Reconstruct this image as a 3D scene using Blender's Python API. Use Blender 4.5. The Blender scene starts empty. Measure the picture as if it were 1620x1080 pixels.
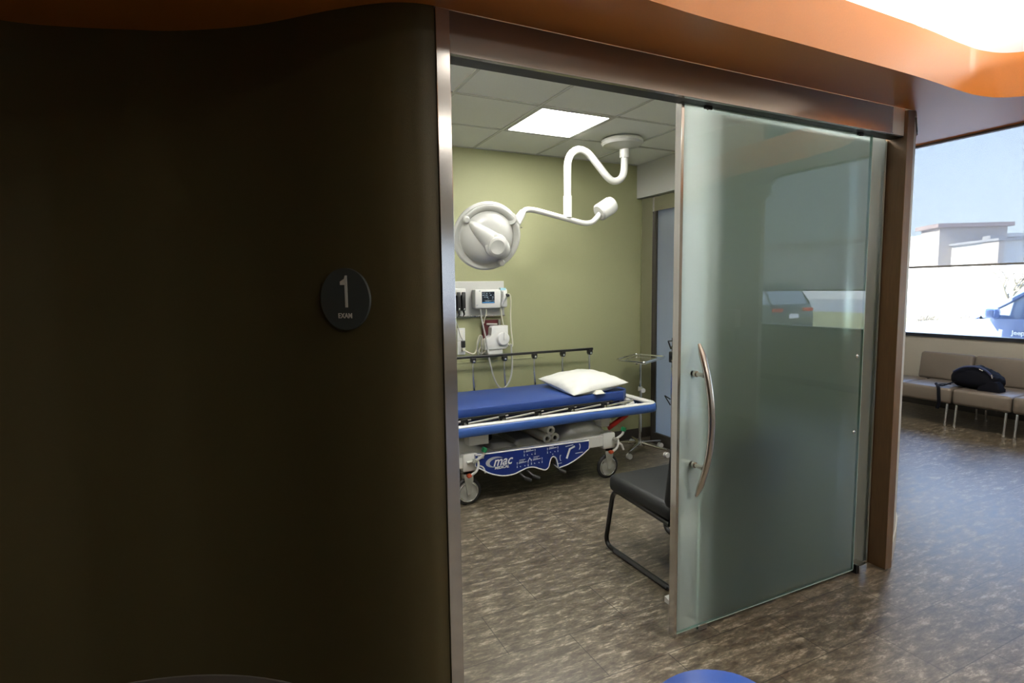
import bpy, bmesh, math, random
from mathutils import Vector, Matrix
sc = bpy.context.scene
C = sc.collection
PI = math.pi
random.seed(4)

# ------------------------------------------------------------------ camera
cam_d = bpy.data.cameras.new('camera')
cam = bpy.data.objects.new('camera', cam_d)
C.objects.link(cam)
cam_d.sensor_width = 36.0
cam_d.lens = 877.56 * 36.0 / 1620.0
cam_d.clip_start = 0.02
cam_d.clip_end = 600
yaw, pitch, roll = math.radians(25.751), math.radians(5.339), math.radians(0.761)
fwd = Vector((math.sin(yaw) * math.cos(pitch), math.cos(yaw) * math.cos(pitch), -math.sin(pitch)))
r0 = Vector((math.cos(yaw), -math.sin(yaw), 0))
d0 = fwd.cross(r0)
right = math.cos(roll) * r0 + math.sin(roll) * d0
down = -math.sin(roll) * r0 + math.cos(roll) * d0
M = Matrix((right, -down, -fwd)).transposed().to_4x4()
M.translation = (0, 0, 1.56)
cam.matrix_world = M
sc.camera = cam

# ------------------------------------------------------------------ world, sun, big lamps, exposure
sc.view_settings.view_transform = 'Standard'
sc.view_settings.look = 'None'
sc.view_settings.gamma = 1
sc.view_settings.use_curve_mapping = False
sc.view_settings.exposure = 0.0
cy = sc.cycles
cy.use_denoising = True
cy.max_bounces = 10
cy.diffuse_bounces = 5
cy.glossy_bounces = 4
cy.transmission_bounces = 8
cy.transparent_max_bounces = 12
cy.sample_clamp_indirect = 4
cy.caustics_reflective = False

w = bpy.data.worlds.new('world')
sc.world = w
w.use_nodes = True
nt = w.node_tree
bg = nt.nodes['Background']
tc = nt.nodes.new('ShaderNodeTexCoord')
sx = nt.nodes.new('ShaderNodeSeparateXYZ')
rp = nt.nodes.new('ShaderNodeValToRGB')
nt.links.new(tc.outputs['Generated'], sx.inputs[0])
nt.links.new(sx.outputs['Z'], rp.inputs[0])
nt.links.new(rp.outputs[0], bg.inputs[0])
rp.color_ramp.elements[0].position = 0.0
rp.color_ramp.elements[0].color = (0.70, 0.83, 1.0, 1)
rp.color_ramp.elements[1].position = 0.45
rp.color_ramp.elements[1].color = (0.34, 0.53, 1.0, 1)
SKY = 6.0
bg.inputs[1].default_value = SKY

sun_d = bpy.data.lights.new('sun', 'SUN')
sun_d.energy = 16.0
sun_d.color = (1, 0.95, 0.86)
sun_d.angle = 0.01
sun = bpy.data.objects.new('sun', sun_d)
C.objects.link(sun)
sun.rotation_euler = Vector((0.80, -0.42, -0.62)).to_track_quat('-Z', 'Y').to_euler()
sun.location = (-10, 10, 20)


def area(name, loc, size, energy, color, direction, size_y=None):
    l = bpy.data.lights.new(name, 'AREA')
    l.energy = energy
    l.color = color
    l.size = size
    if size_y:
        l.shape = 'RECTANGLE'
        l.size_y = size_y
    o = bpy.data.objects.new(name, l)
    C.objects.link(o)
    o.location = loc
    o.rotation_euler = Vector(direction).to_track_quat('-Z', 'Y').to_euler()
    return o


# unseen uplights added above the orange soffit to whiten the ceiling
UPLIGHT = 50
area('added_uplight', (1.9, 1.62, 2.70), 2.6, UPLIGHT, (1, 0.93, 0.84), (0, -0.35, 1), 0.12)
area('added_uplight', (3.62, 1.66, 2.70), 0.5, UPLIGHT * 0.6, (1, 0.93, 0.84), (-0.1, 0.55, 1), 0.12)
area('added_uplight', (3.90, 2.9, 2.72), 0.12, UPLIGHT * 0.8, (1, 0.93, 0.84), (0.5, -0.1, 1), 2.4)
area('added_uplight', (3.78, 0.7, 2.70), 0.12, UPLIGHT * 0.7, (1, 0.93, 0.84), (-0.25, 0, 1), 1.3)
# unseen waiting room lamps: some read from reflected bands, window-side pair added as fill
for lx, ly, e in ((1.85, -0.9, 4), (2.3, -3.0, 11), (3.6, -5.0, 12), (5.6, 0.6, 5), (5.6, 2.9, 4)):
    area('ceiling_lamp', (lx, ly, 3.435), 0.6, e, (1, 0.94, 0.86), (0, 0, -1), 0.6)
area('added_uplight', (3.80, -0.5, 2.72), 0.12, UPLIGHT * 0.8, (1, 0.93, 0.84), (0.2, -0.1, 1), 0.8)  # further unseen uplights, added to brighten the mirrored ceiling
area('added_uplight', (4.55, -1.0, 2.72), 0.12, UPLIGHT * 0.8, (1, 0.93, 0.84), (-0.2, 0.1, 1), 0.5)


w = bpy.data.worlds.new('world')
sc.world = w
w.use_nodes = True
nt = w.node_tree
bg = nt.nodes['Background']
tc = nt.nodes.new('ShaderNodeTexCoord')
sx = nt.nodes.new('ShaderNodeSeparateXYZ')
rp = nt.nodes.new('ShaderNodeValToRGB')
nt.links.new(tc.outputs['Generated'], sx.inputs[0])
nt.links.new(sx.outputs['Z'], rp.inputs[0])
nt.links.new(rp.outputs[0], bg.inputs[0])
rp.color_ramp.elements[0].position = 0.0
rp.color_ramp.elements[0].color = (0.80, 0.91, 1.0, 1)
rp.color_ramp.elements[1].position = 0.45
rp.color_ramp.elements[1].color = (0.36, 0.54, 1.0, 1)
SKY = 6.0
bg.inputs[1].default_value = SKY

sun_d = bpy.data.lights.new('sun', 'SUN')
sun_d.energy = 16.0
sun_d.color = (1, 0.95, 0.86)
sun_d.angle = 0.01
sun = bpy.data.objects.new('sun', sun_d)
C.objects.link(sun)
sun.rotation_euler = Vector((0.80, -0.42, -0.62)).to_track_quat('-Z', 'Y').to_euler()
sun.location = (-10, 10, 20)


def area(name, loc, size, energy, color, direction, size_y=None):
    l = bpy.data.lights.new(name, 'AREA')
    l.energy = energy
    l.color = color
    l.size = size
    if size_y:
        l.shape = 'RECTANGLE'
        l.size_y = size_y
    o = bpy.data.objects.new(name, l)
    C.objects.link(o)
    o.location = loc
    o.rotation_euler = Vector(direction).to_track_quat('-Z', 'Y').to_euler()
    return o


# added uplights out of sight above the soffit, brightening ceiling and upper wall
UPLIGHT = 70
area('added_uplight', (1.9, 1.62, 2.70), 2.6, UPLIGHT, (1, 0.93, 0.84), (0, -0.35, 1), 0.12)
area('added_uplight', (3.62, 1.66, 2.70), 0.5, UPLIGHT * 0.6, (1, 0.93, 0.84), (-0.1, 0.55, 1), 0.12)
area('added_uplight', (3.90, 2.9, 2.72), 0.12, UPLIGHT * 0.8, (1, 0.93, 0.84), (0.5, -0.1, 1), 2.4)
area('added_uplight', (3.78, 0.7, 2.70), 0.12, UPLIGHT * 0.7, (1, 0.93, 0.84), (-0.25, 0, 1), 1.3)
# unseen ceiling lamps: rear ones follow reflected bands, window-side ones added for fill
for lx, ly in ((1.2, -3.2), (3.2, -3.2), (5.6, 0.6), (5.6, 2.9)):
    area('ceiling_lamp', (lx, ly, 3.435), 0.6, 24, (1, 0.94, 0.86), (0, 0, -1), 0.6)

# ------------------------------------------------------------------ helpers
WL = {}


def tag(o, label=None, cat=None, group=None, kind=None):
    if label: o['label'] = label
    if cat: o['category'] = cat
    if group: o['group'] = group
    if kind: o['kind'] = kind
    return o


def thing(name, loc, label, cat, group=None):
    o = bpy.data.objects.new(name, None)
    o.empty_display_size = 0.1
    C.objects.link(o)
    o.location = loc
    WL[o] = Vector(loc)
    return tag(o, label, cat, group)


def obj(name, bm, mats, parent=None, smooth=False, origin=None):
    """link a bmesh given in world coordinates as one object"""
    bmesh.ops.recalc_face_normals(bm, faces=bm.faces[:])
    if bm.verts:
        lo = Vector([min(v.co[i] for v in bm.verts) for i in range(3)])
        hi = Vector([max(v.co[i] for v in bm.verts) for i in range(3)])
        c = Vector(origin) if origin else Vector(((lo.x + hi.x) / 2, (lo.y + hi.y) / 2, lo.z if parent is None else (lo.z + hi.z) / 2))
    else:
        c = Vector((0, 0, 0))
    for v in bm.verts:
        v.co -= c
    me = bpy.data.meshes.new(name)
    bm.to_mesh(me)
    bm.free()
    if not isinstance(mats, (list, tuple)):
        mats = [mats]
    for m in mats:
        me.materials.append(m)
    if smooth:
        me.shade_smooth()
        try:
            me.set_sharp_from_angle(angle=math.radians(38))
        except Exception:
            pass
    o = bpy.data.objects.new(name, me)
    C.objects.link(o)
    if parent is not None:
        o.parent = parent
        o.location = c - WL[parent]
    else:
        o.location = c
    WL[o] = c
    return o


def struct(name, bm, mats, smooth=False):
    o = obj(name, bm, mats, None, smooth)
    o['kind'] = 'structure'
    return o


def B():
    return bmesh.new()


def box(bm, x0, x1, y0, y1, z0, z1, bev=0.0, mi=0, seg=2):
    n0 = set(bm.faces)
    vs = [bm.verts.new((x, y, z)) for x in (x0, x1) for y in (y0, y1) for z in (z0, z1)]
    F = [(0, 1, 3, 2), (4, 6, 7, 5), (0, 4, 5, 1), (2, 3, 7, 6), (0, 2, 6, 4), (1, 5, 7, 3)]
    fs = [bm.faces.new([vs[i] for i in f]) for f in F]
    if bev > 0:
        es = list({e for f in fs for e in f.edges})
        bmesh.ops.bevel(bm, geom=es, offset=bev, segments=seg, affect='EDGES', profile=0.5)
    for f in bm.faces:
        if f not in n0:
            f.material_index = mi
    return bm


def xf(bm, verts, m):
    bmesh.ops.transform(bm, matrix=m, verts=verts)


def obox(bm, center, sx_, sy_, sz_, rot=None, bev=0.0, mi=0):
    """box of given size, rotated about its centre by matrix rot"""
    v0 = set(bm.verts)
    box(bm, -sx_ / 2, sx_ / 2, -sy_ / 2, sy_ / 2, -sz_ / 2, sz_ / 2, bev, mi)
    nv = [v for v in bm.verts if v not in v0]
    m = Matrix.Translation(center)
    if rot is not None:
        m = m @ rot.to_4x4()
    xf(bm, nv, m)
    return bm


def catmull(P, n=8, closed=False):
    P = [Vector(p) for p in P]
    out = []
    N = len(P)
    rng = range(N if closed else N - 1)
    for i in rng:
        p1, p2 = P[i], P[(i + 1) % N]
        p0 = P[(i - 1) % N] if (closed or i > 0) else p1 * 2 - p2
        p3 = P[(i + 2) % N] if (closed or i < N - 2) else p2 * 2 - p1
        for k in range(n):
            t = k / n
            out.append(0.5 * ((2 * p1) + (p2 - p0) * t + (2 * p0 - 5 * p1 + 4 * p2 - p3) * t * t + (3 * p1 - p0 - 3 * p2 + p3) * t ** 3))
    if not closed:
        out.append(P[-1])
    return out


def fillet(P, r, n=6):
    """polyline with rounded corners"""
    P = [Vector(p) for p in P]
    out = [P[0]]
    for i in range(1, len(P) - 1):
        a, b, c = P[i - 1], P[i], P[i + 1]
        d1 = (a - b); d2 = (c - b)
        q = min(r, d1.length * 0.49, d2.length * 0.49)
        s, e = b + d1.normalized() * q, b + d2.normalized() * q
        for k in range(n + 1):
            t = k / n
            out.append((1 - t) ** 2 * s + 2 * t * (1 - t) * b + t * t * e)
    out.append(P[-1])
    return out


def tube(bm, P, r, seg=10, mi=0, closed=False, flat=None):
    """swept tube; r a number or list; flat=(scale_n, scale_b)"""
    P = [Vector(p) for p in P]
    N = len(P)
    rs = r if isinstance(r, (list, tuple)) else [r] * N
    T = []
    for i in range(N):
        if closed:
            t = P[(i + 1) % N] - P[i - 1]
        else:
            t = P[min(i + 1, N - 1)] - P[max(i - 1, 0)]
        T.append(t.normalized())
    up = Vector((0, 0, 1)) if abs(T[0].z) < 0.9 else Vector((0, 1, 0))
    nrm = (up - T[0] * up.dot(T[0])).normalized()
    rings = []
    for i in range(N):
        nrm = (nrm - T[i] * nrm.dot(T[i]))
        if nrm.length < 1e-6:
            nrm = T[i].orthogonal()
        nrm.normalize()
        b = T[i].cross(nrm)
        a1, a2 = (flat or (1, 1))
        rings.append([bm.verts.new(P[i] + rs[i] * (a1 * math.cos(2 * PI * k / seg) * nrm + a2 * math.sin(2 * PI * k / seg) * b)) for k in range(seg)])
    fs = []
    for i in range(N if closed else N - 1):
        A, Bq = rings[i], rings[(i + 1) % N]
        for k in range(seg):
            fs.append(bm.faces.new((A[k], A[(k + 1) % seg], Bq[(k + 1) % seg], Bq[k])))
    if not closed:
        fs.append(bm.faces.new(rings[0][::-1]))
        fs.append(bm.faces.new(rings[-1]))
    for f in fs:
        f.material_index = mi
    return bm


def cyl(bm, a, b, r, seg=16, mi=0):
    return tube(bm, [a, b], r, seg, mi)


def lathe(bm, prof, center, axis=(0, 0, 1), seg=32, mi=0, cap=True):
    """prof = [(radius, height)...] revolved about axis through center"""
    ax = Vector(axis).normalized()
    q = ax.to_track_quat('Z', 'Y').to_matrix()
    rings = []
    for (r, h) in prof:
        if r < 1e-6:
            rings.append([bm.verts.new(Vector(center) + q @ Vector((0, 0, h)))])
        else:
            rings.append([bm.verts.new(Vector(center) + q @ Vector((r * math.cos(2 * PI * k / seg), r * math.sin(2 * PI * k / seg), h))) for k in range(seg)])
    for A, D in zip(rings, rings[1:]):
        for k in range(seg):
            k2 = (k + 1) % seg
            if len(A) == 1 and len(D) == 1:
                continue
            if len(A) == 1:
                f = bm.faces.new((A[0], D[k], D[k2]))
            elif len(D) == 1:
                f = bm.faces.new((A[k], A[k2], D[0]))
            else:
                f = bm.faces.new((A[k], A[k2], D[k2], D[k]))
            f.material_index = mi
    for R_ in (rings[0], rings[-1]):
        if cap and len(R_) > 2:
            f = bm.faces.new(R_)
            f.material_index = mi
    return bm


def prism(bm, pts, axis, a, b, mi=0, bev=0.0):
    """pts 2-D polygon extruded between a and b along axis ('x','y','z')"""
    def mk(p, t):
        if axis == 'y': return (p[0], t, p[1])
        if axis == 'x': return (t, p[0], p[1])
        return (p[0], p[1], t)
    n0 = set(bm.faces)
    A = [bm.verts.new(mk(p, a)) for p in pts]
    D = [bm.verts.new(mk(p, b)) for p in pts]
    n = len(pts)
    fs = [bm.faces.new(A), bm.faces.new(D[::-1])]
    for i in range(n):
        fs.append(bm.faces.new((A[i], D[i], D[(i + 1) % n], A[(i + 1) % n])))
    if bev:
        es = list(fs[0].edges) + list(fs[1].edges)
        bmesh.ops.bevel(bm, geom=es, offset=bev, segments=2, affect='EDGES', profile=0.5)
    for f in bm.faces:
        if f not in n0:
            f.material_index = mi
    return bm


def text_bm(bm, s, size, matrix, extrude=0.0008, shear=0.0, mi=0, offset=0.0, xscale=1.0):
    cu = bpy.data.curves.new('t', 'FONT')
    cu.body = s
    cu.size = size
    cu.extrude = extrude
    cu.shear = shear
    cu.offset = offset
    cu.align_x = 'CENTER'
    cu.align_y = 'CENTER'
    cu.resolution_u = 4
    o = bpy.data.objects.new('t', cu)
    C.objects.link(o)
    dg = bpy.context.evaluated_depsgraph_get()
    me = bpy.data.meshes.new_from_object(o.evaluated_get(dg))
    bpy.data.objects.remove(o)
    bpy.data.curves.remove(cu)
    v0 = set(bm.verts); f0 = set(bm.faces)
    bm.from_mesh(me)
    bpy.data.meshes.remove(me)
    nv = [v for v in bm.verts if v not in v0]
    xs = Matrix.Diagonal((xscale, 1, 1, 1))
    xf(bm, nv, matrix @ xs)
    for f in bm.faces:
        if f not in f0:
            f.material_index = mi
    return bm


def frame_m(o, xdir, ydir):
    x = Vector(xdir).normalized(); y = Vector(ydir).normalized(); z = x.cross(y)
    m = Matrix((x, y, z)).transposed().to_4x4()
    m.translation = Vector(o)
    return m


FRONT = lambda o: frame_m(o, (1, 0, 0), (0, 0, 1))   # writing that faces the -Y side

# ------------------------------------------------------------------ materials
def lin(c):
    return tuple(((v / 255) / 12.92 if v / 255 <= 0.04045 else ((v / 255 + 0.055) / 1.055) ** 2.4) for v in c)


def mat(name, col, rough=0.5, metal=0.0, noise=0.0, nscale=30, bump=0.0, bscale=200, coat=0.0, spec=0.5, emit=None, estr=0.0, stretch=None, rvar=0.0):
    m = bpy.data.materials.new(name)
    m.use_nodes = True
    n = m.node_tree
    p = n.nodes['Principled BSDF']
    p.inputs['Base Color'].default_value = (*col, 1)
    p.inputs['Roughness'].default_value = rough
    p.inputs['Metallic'].default_value = metal
    p.inputs['Specular IOR Level'].default_value = spec
    p.inputs['Coat Weight'].default_value = coat
    p.inputs['Coat Roughness'].default_value = 0.08
    if emit:
        p.inputs['Emission Color'].default_value = (*emit, 1)
        p.inputs['Emission Strength'].default_value = estr
    t = n.nodes.new('ShaderNodeTexCoord')
    src = t.outputs['Object']
    if stretch:
        mp = n.nodes.new('ShaderNodeMapping')
        mp.inputs['Scale'].default_value = stretch
        n.links.new(src, mp.inputs[0])
        src = mp.outputs[0]
    if noise > 0 or rvar > 0:
        nz = n.nodes.new('ShaderNodeTexNoise')
        nz.inputs['Scale'].default_value = nscale
        nz.inputs['Detail'].default_value = 6
        n.links.new(src, nz.inputs['Vector'])
        if noise > 0:
            mx = n.nodes.new('ShaderNodeMix')
            mx.data_type = 'RGBA'
            mx.inputs['A'].default_value = (*[v * (1 - noise) for v in col], 1)
            mx.inputs['B'].default_value = (*[min(1, v * (1 + noise)) for v in col], 1)
            n.links.new(nz.outputs['Fac'], mx.inputs['Factor'])
            n.links.new(mx.outputs['Result'], p.inputs['Base Color'])
        if rvar > 0:
            mr = n.nodes.new('ShaderNodeMapRange')
            mr.inputs['To Min'].default_value = max(0.02, rough - rvar)
            mr.inputs['To Max'].default_value = rough + rvar
            n.links.new(nz.outputs['Fac'], mr.inputs['Value'])
            n.links.new(mr.outputs[0], p.inputs['Roughness'])
    if bump > 0:
        nb = n.nodes.new('ShaderNodeTexNoise')
        nb.inputs['Scale'].default_value = bscale
        nb.inputs['Detail'].default_value = 4
        n.links.new(src, nb.inputs['Vector'])
        bp = n.nodes.new('ShaderNodeBump')
        bp.inputs['Strength'].default_value = bump
        bp.inputs['Distance'].default_value = 0.002
        n.links.new(nb.outputs['Fac'], bp.inputs['Height'])
        n.links.new(bp.outputs[0], p.inputs['Normal'])
    return m


def floor_mat():
    m = bpy.data.materials.new('stone_tile_floor')
    m.use_nodes = True
    n = m.node_tree
    L = n.links.new
    p = n.nodes['Principled BSDF']
    t = n.nodes.new('ShaderNodeTexCoord')
    mp = n.nodes.new('ShaderNodeMapping')
    mp.inputs['Location'].default_value = (-3.695, -1.43, 0)
    L(t.outputs['Object'], mp.inputs[0])
    br = n.nodes.new('ShaderNodeTexBrick')
    br.inputs['Scale'].default_value = 1
    br.inputs['Brick Width'].default_value = 0.61
    br.inputs['Row Height'].default_value = 0.305
    br.inputs['Mortar Size'].default_value = 0.003
    br.inputs['Mortar Smooth'].default_value = 0.3
    br.inputs['Color1'].default_value = (0.86, 0.86, 0.86, 1)
    br.inputs['Color2'].default_value = (1.1, 1.1, 1.1, 1)
    br.inputs['Mortar'].default_value = (0.34, 0.34, 0.34, 1)
    br.offset = 0.5
    L(mp.outputs[0], br.inputs['Vector'])
    m2 = n.nodes.new('ShaderNodeMapping')
    m2.inputs['Scale'].default_value = (0.9, 2.6, 1)
    m2.inputs['Rotation'].default_value = (0, 0, 0.12)
    L(t.outputs['Object'], m2.inputs[0])
    n1 = n.nodes.new('ShaderNodeTexNoise')
    n1.inputs['Scale'].default_value = 10
    n1.inputs['Detail'].default_value = 12
    n1.inputs['Roughness'].default_value = 0.62
    n1.inputs['Distortion'].default_value = 0.35
    L(m2.outputs[0], n1.inputs['Vector'])
    n2 = n.nodes.new('ShaderNodeTexNoise')
    n2.inputs['Scale'].default_value = 38
    n2.inputs['Detail'].default_value = 8
    n2.inputs['Roughness'].default_value = 0.7
    n2.inputs['Distortion'].default_value = 0.6
    L(m2.outputs[0], n2.inputs['Vector'])
    ad = n.nodes.new('ShaderNodeMath')
    ad.operation = 'MULTIPLY_ADD'
    ad.inputs[1].default_value = 0.62
    L(n2.outputs['Fac'], ad.inputs[0])
    L(n1.outputs['Fac'], ad.inputs[2])
    cr = n.nodes.new('ShaderNodeValToRGB')
    e = cr.color_ramp.elements
    e[0].position = 0.62; e[0].color = (0.036, 0.027, 0.018, 1)
    e[1].position = 1.02; e[1].color = (0.30, 0.265, 0.195, 1)
    a = e.new(0.76); a.color = (0.078, 0.061, 0.041, 1)
    a = e.new(0.87); a.color = (0.128, 0.106, 0.074, 1)
    L(ad.outputs[0], cr.inputs[0])
    mx = n.nodes.new('ShaderNodeMix')
    mx.data_type = 'RGBA'
    mx.blend_type = 'MULTIPLY'
    mx.inputs['Factor'].default_value = 1
    L(cr.outputs[0], mx.inputs['A'])
    L(br.outputs['Color'], mx.inputs['B'])
    L(mx.outputs['Result'], p.inputs['Base Color'])
    rr = n.nodes.new('ShaderNodeMapRange')
    rr.inputs['To Min'].default_value = 0.24
    rr.inputs['To Max'].default_value = 0.46
    L(n1.outputs['Fac'], rr.inputs['Value'])
    L(rr.outputs[0], p.inputs['Roughness'])
    p.inputs['Specular IOR Level'].default_value = 0.8
    bp = n.nodes.new('ShaderNodeBump')
    bp.inputs['Strength'].default_value = 0.25
    bp.inputs['Distance'].default_value = 0.002
    L(ad.outputs[0], bp.inputs['Height'])
    L(bp.outputs[0], p.inputs['Normal'])
    return m


def frosted(name, col, sharp, rough=0.45, tmix=0.6, dmix=0.12):
    """acid-etched glass: scattered light plus a blurred view through; sharp = polished face"""
    m = bpy.data.materials.new(name)
    m.use_nodes = True
    n = m.node_tree
    L = n.links.new
    for x in list(n.nodes):
        n.nodes.remove(x)
    out = n.nodes.new('ShaderNodeOutputMaterial')
    tr = n.nodes.new('ShaderNodeBsdfTranslucent')
    tr.inputs[0].default_value = (*col, 1)
    rf = n.nodes.new('ShaderNodeBsdfRefraction')
    rf.inputs['Color'].default_value = (*col, 1)
    rf.inputs['Roughness'].default_value = rough
    rf.inputs['IOR'].default_value = 1.06
    mx = n.nodes.new('ShaderNodeMixShader')
    mx.inputs[0].default_value = 1 - tmix
    L(tr.outputs[0], mx.inputs[1]); L(rf.outputs[0], mx.inputs[2])
    df = n.nodes.new('ShaderNodeBsdfDiffuse')
    df.inputs[0].default_value = (col[0] * 0.8, col[1] * 0.85, col[2] * 0.85, 1)
    m2 = n.nodes.new('ShaderNodeMixShader')
    m2.inputs[0].default_value = dmix
    L(mx.outputs[0], m2.inputs[1]); L(df.outputs[0], m2.inputs[2])
    L(m2.outputs[0], out.inputs[0])
    return m


def polished(name, col):
    m = bpy.data.materials.new(name)
    m.use_nodes = True
    n = m.node_tree
    L = n.links.new
    for x in list(n.nodes):
        n.nodes.remove(x)
    out = n.nodes.new('ShaderNodeOutputMaterial')
    tp = n.nodes.new('ShaderNodeBsdfTransparent')
    tp.inputs[0].default_value = (*col, 1)
    gl = n.nodes.new('ShaderNodeBsdfGlossy')
    gl.inputs['Roughness'].default_value = 0.0
    fr = n.nodes.new('ShaderNodeFresnel')
    fr.inputs[0].default_value = 1.62
    b = n.nodes.new('ShaderNodeMixShader')
    L(fr.outputs[0], b.inputs[0]); L(tp.outputs[0], b.inputs[1]); L(gl.outputs[0], b.inputs[2])
    L(b.outputs[0], out.inputs[0])
    return m


def face_mats(o, axis, sign):
    # faces looking along sign*axis take the second material (the polished side)
    for p in o.data.polygons:
        if p.normal[axis] * sign > 0.9:
            p.material_index = 1


def shade_mat(name, col, open_):
    m = bpy.data.materials.new(name)
    m.use_nodes = True
    n = m.node_tree
    L = n.links.new
    for x in list(n.nodes):
        n.nodes.remove(x)
    out = n.nodes.new('ShaderNodeOutputMaterial')
    tp = n.nodes.new('ShaderNodeBsdfTransparent')
    df = n.nodes.new('ShaderNodeBsdfDiffuse'); df.inputs[0].default_value = (*col, 1)
    tl = n.nodes.new('ShaderNodeBsdfTranslucent'); tl.inputs[0].default_value = (*col, 1)
    a = n.nodes.new('ShaderNodeMixShader'); a.inputs[0].default_value = 0.4
    L(df.outputs[0], a.inputs[1]); L(tl.outputs[0], a.inputs[2])
    b = n.nodes.new('ShaderNodeMixShader'); b.inputs[0].default_value = open_
    L(a.outputs[0], b.inputs[1]); L(tp.outputs[0], b.inputs[2])
    L(b.outputs[0], out.inputs[0])
    return m


def clear_glass():
    m = bpy.data.materials.new('clear_window_glass')
    m.use_nodes = True
    n = m.node_tree
    L = n.links.new
    for x in list(n.nodes):
        n.nodes.remove(x)
    out = n.nodes.new('ShaderNodeOutputMaterial')
    tp = n.nodes.new('ShaderNodeBsdfTransparent'); tp.inputs[0].default_value = (0.95, 0.98, 0.97, 1)
    gl = n.nodes.new('ShaderNodeBsdfGlossy'); gl.inputs['Roughness'].default_value = 0
    fr = n.nodes.new('ShaderNodeFresnel'); fr.inputs[0].default_value = 1.3
    b = n.nodes.new('ShaderNodeMixShader')
    L(fr.outputs[0], b.inputs[0]); L(tp.outputs[0], b.inputs[1]); L(gl.outputs[0], b.inputs[2])
    L(b.outputs[0], out.inputs[0])
    return m


def wood_mat():
    m = mat('brown_wood_veneer', (0.145, 0.082, 0.034), 0.42, noise=0.35, nscale=14, stretch=(9, 9, 0.6), bump=0.08, bscale=60)
    return m


OLIVE = (0.28, 0.285, 0.150)
m_floor = floor_mat()
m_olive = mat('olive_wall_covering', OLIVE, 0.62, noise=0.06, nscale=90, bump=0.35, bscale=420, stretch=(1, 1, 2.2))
m_olive_out = mat('olive_wall_covering_shaded', (0.085, 0.069, 0.028), 0.45, noise=0.06, nscale=90, bump=0.35, bscale=380, stretch=(1, 1, 2.2))  # same covering as inside, colour darkened in place of shade
m_cream = mat('cream_wall_paint', (0.52, 0.50, 0.43), 0.6, noise=0.04, bump=0.2, bscale=300)
m_white = mat('white_ceiling_paint', (0.86, 0.85, 0.82), 0.8, bump=0.1)
m_grayp = mat('pale_grey_paint', (0.50, 0.50, 0.46), 0.7, bump=0.2, bscale=260)
m_orange = mat('orange_laminate', (0.62, 0.215, 0.035), 0.36, noise=0.07, nscale=160, bump=0.05, bscale=500)
m_tile = mat('acoustic_ceiling_tile', (0.86, 0.87, 0.82), 0.9, noise=0.05, nscale=120, bump=0.5, bscale=300)
m_grid = mat('ceiling_grid_metal', (0.50, 0.50, 0.46), 0.5)
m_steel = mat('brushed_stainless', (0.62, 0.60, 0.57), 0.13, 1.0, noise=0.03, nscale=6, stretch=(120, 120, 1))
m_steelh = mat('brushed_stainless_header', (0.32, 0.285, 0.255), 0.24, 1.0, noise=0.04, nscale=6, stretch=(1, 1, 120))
m_nickel = mat('satin_nickel', (0.58, 0.54, 0.48), 0.26, 1.0, noise=0.08, nscale=10, stretch=(40, 40, 1))
m_chrome = mat('polished_chrome', (0.75, 0.75, 0.74), 0.14, 1.0, rvar=0.05, nscale=12)
m_dnick = mat('dull_aluminium', (0.30, 0.29, 0.26), 0.5, 0.6)
m_black = mat('black_rubber', (0.012, 0.012, 0.012), 0.55, bump=0.1)
m_blackp = mat('black_plastic', (0.015, 0.015, 0.016), 0.35, rvar=0.05)
m_base = mat('dark_vinyl_baseboard', (0.035, 0.030, 0.024), 0.45, noise=0.1)
m_wood = wood_mat()
m_blue = mat('blue_vinyl_mattress', (0.020, 0.052, 0.215), 0.42, noise=0.05, nscale=60, bump=0.15, bscale=240)
m_navy = mat('navy_vinyl', (0.008, 0.016, 0.085), 0.5, bump=0.1)
m_bump = mat('blue_bumper_rubber', (0.036, 0.095, 0.32), 0.33, noise=0.04)
m_skirt = mat('blue_printed_panel', (0.006, 0.022, 0.16), 0.35, noise=0.05)
m_wpl = mat('white_moulded_plastic', (0.66, 0.66, 0.62), 0.38, noise=0.02)
m_lamp = mat('white_enamel', (0.66, 0.66, 0.62), 0.28, noise=0.02, coat=0.2)
m_paper = mat('white_paper', (0.70, 0.68, 0.60), 0.8, noise=0.05, bump=0.2)
m_pillow = mat('white_cotton', (0.66, 0.66, 0.61), 0.8, noise=0.03, bump=0.5, bscale=90)
m_gwheel = mat('grey_wheel_plastic', (0.34, 0.34, 0.30), 0.45, noise=0.05)
m_red = mat('red_plastic', (0.42, 0.012, 0.008), 0.35)
m_orng = mat('orange_plastic', (0.35, 0.05, 0.015), 0.35)
m_green = mat('green_plastic', (0.01, 0.16, 0.06), 0.35)
m_print = mat('white_print', (0.85, 0.85, 0.85), 0.5)
m_swoosh = mat('grey_print', (0.42, 0.43, 0.45), 0.5)
m_screen = mat('dark_screen', (0.01, 0.012, 0.016), 0.12, emit=(0.02, 0.03, 0.05), estr=0.3)
m_scrtext = mat('screen_text', (0.2, 0.25, 0.3), 0.4, emit=(0.35, 0.45, 0.5), estr=0.5)
m_scrblue = mat('screen_blue_bar', (0.03, 0.15, 0.35), 0.3, emit=(0.05, 0.25, 0.5), estr=0.5)
m_lblue = mat('light_blue_sticker', (0.35, 0.62, 0.72), 0.5)
m_board = mat('grey_laminate_board', (0.50, 0.50, 0.47), 0.45)
m_maroon = mat('maroon_plastic', (0.07, 0.008, 0.012), 0.4)
m_cable = mat('cream_cable', (0.60, 0.58, 0.46), 0.5)
m_gcable = mat('grey_cable', (0.33, 0.33, 0.30), 0.45)
m_leather = mat('black_vinyl_seat', (0.010, 0.011, 0.0115), 0.48, bump=0.3, bscale=300, spec=0.28)
m_blackm = mat('black_powder_coat', (0.010, 0.010, 0.010), 0.3)
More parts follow.
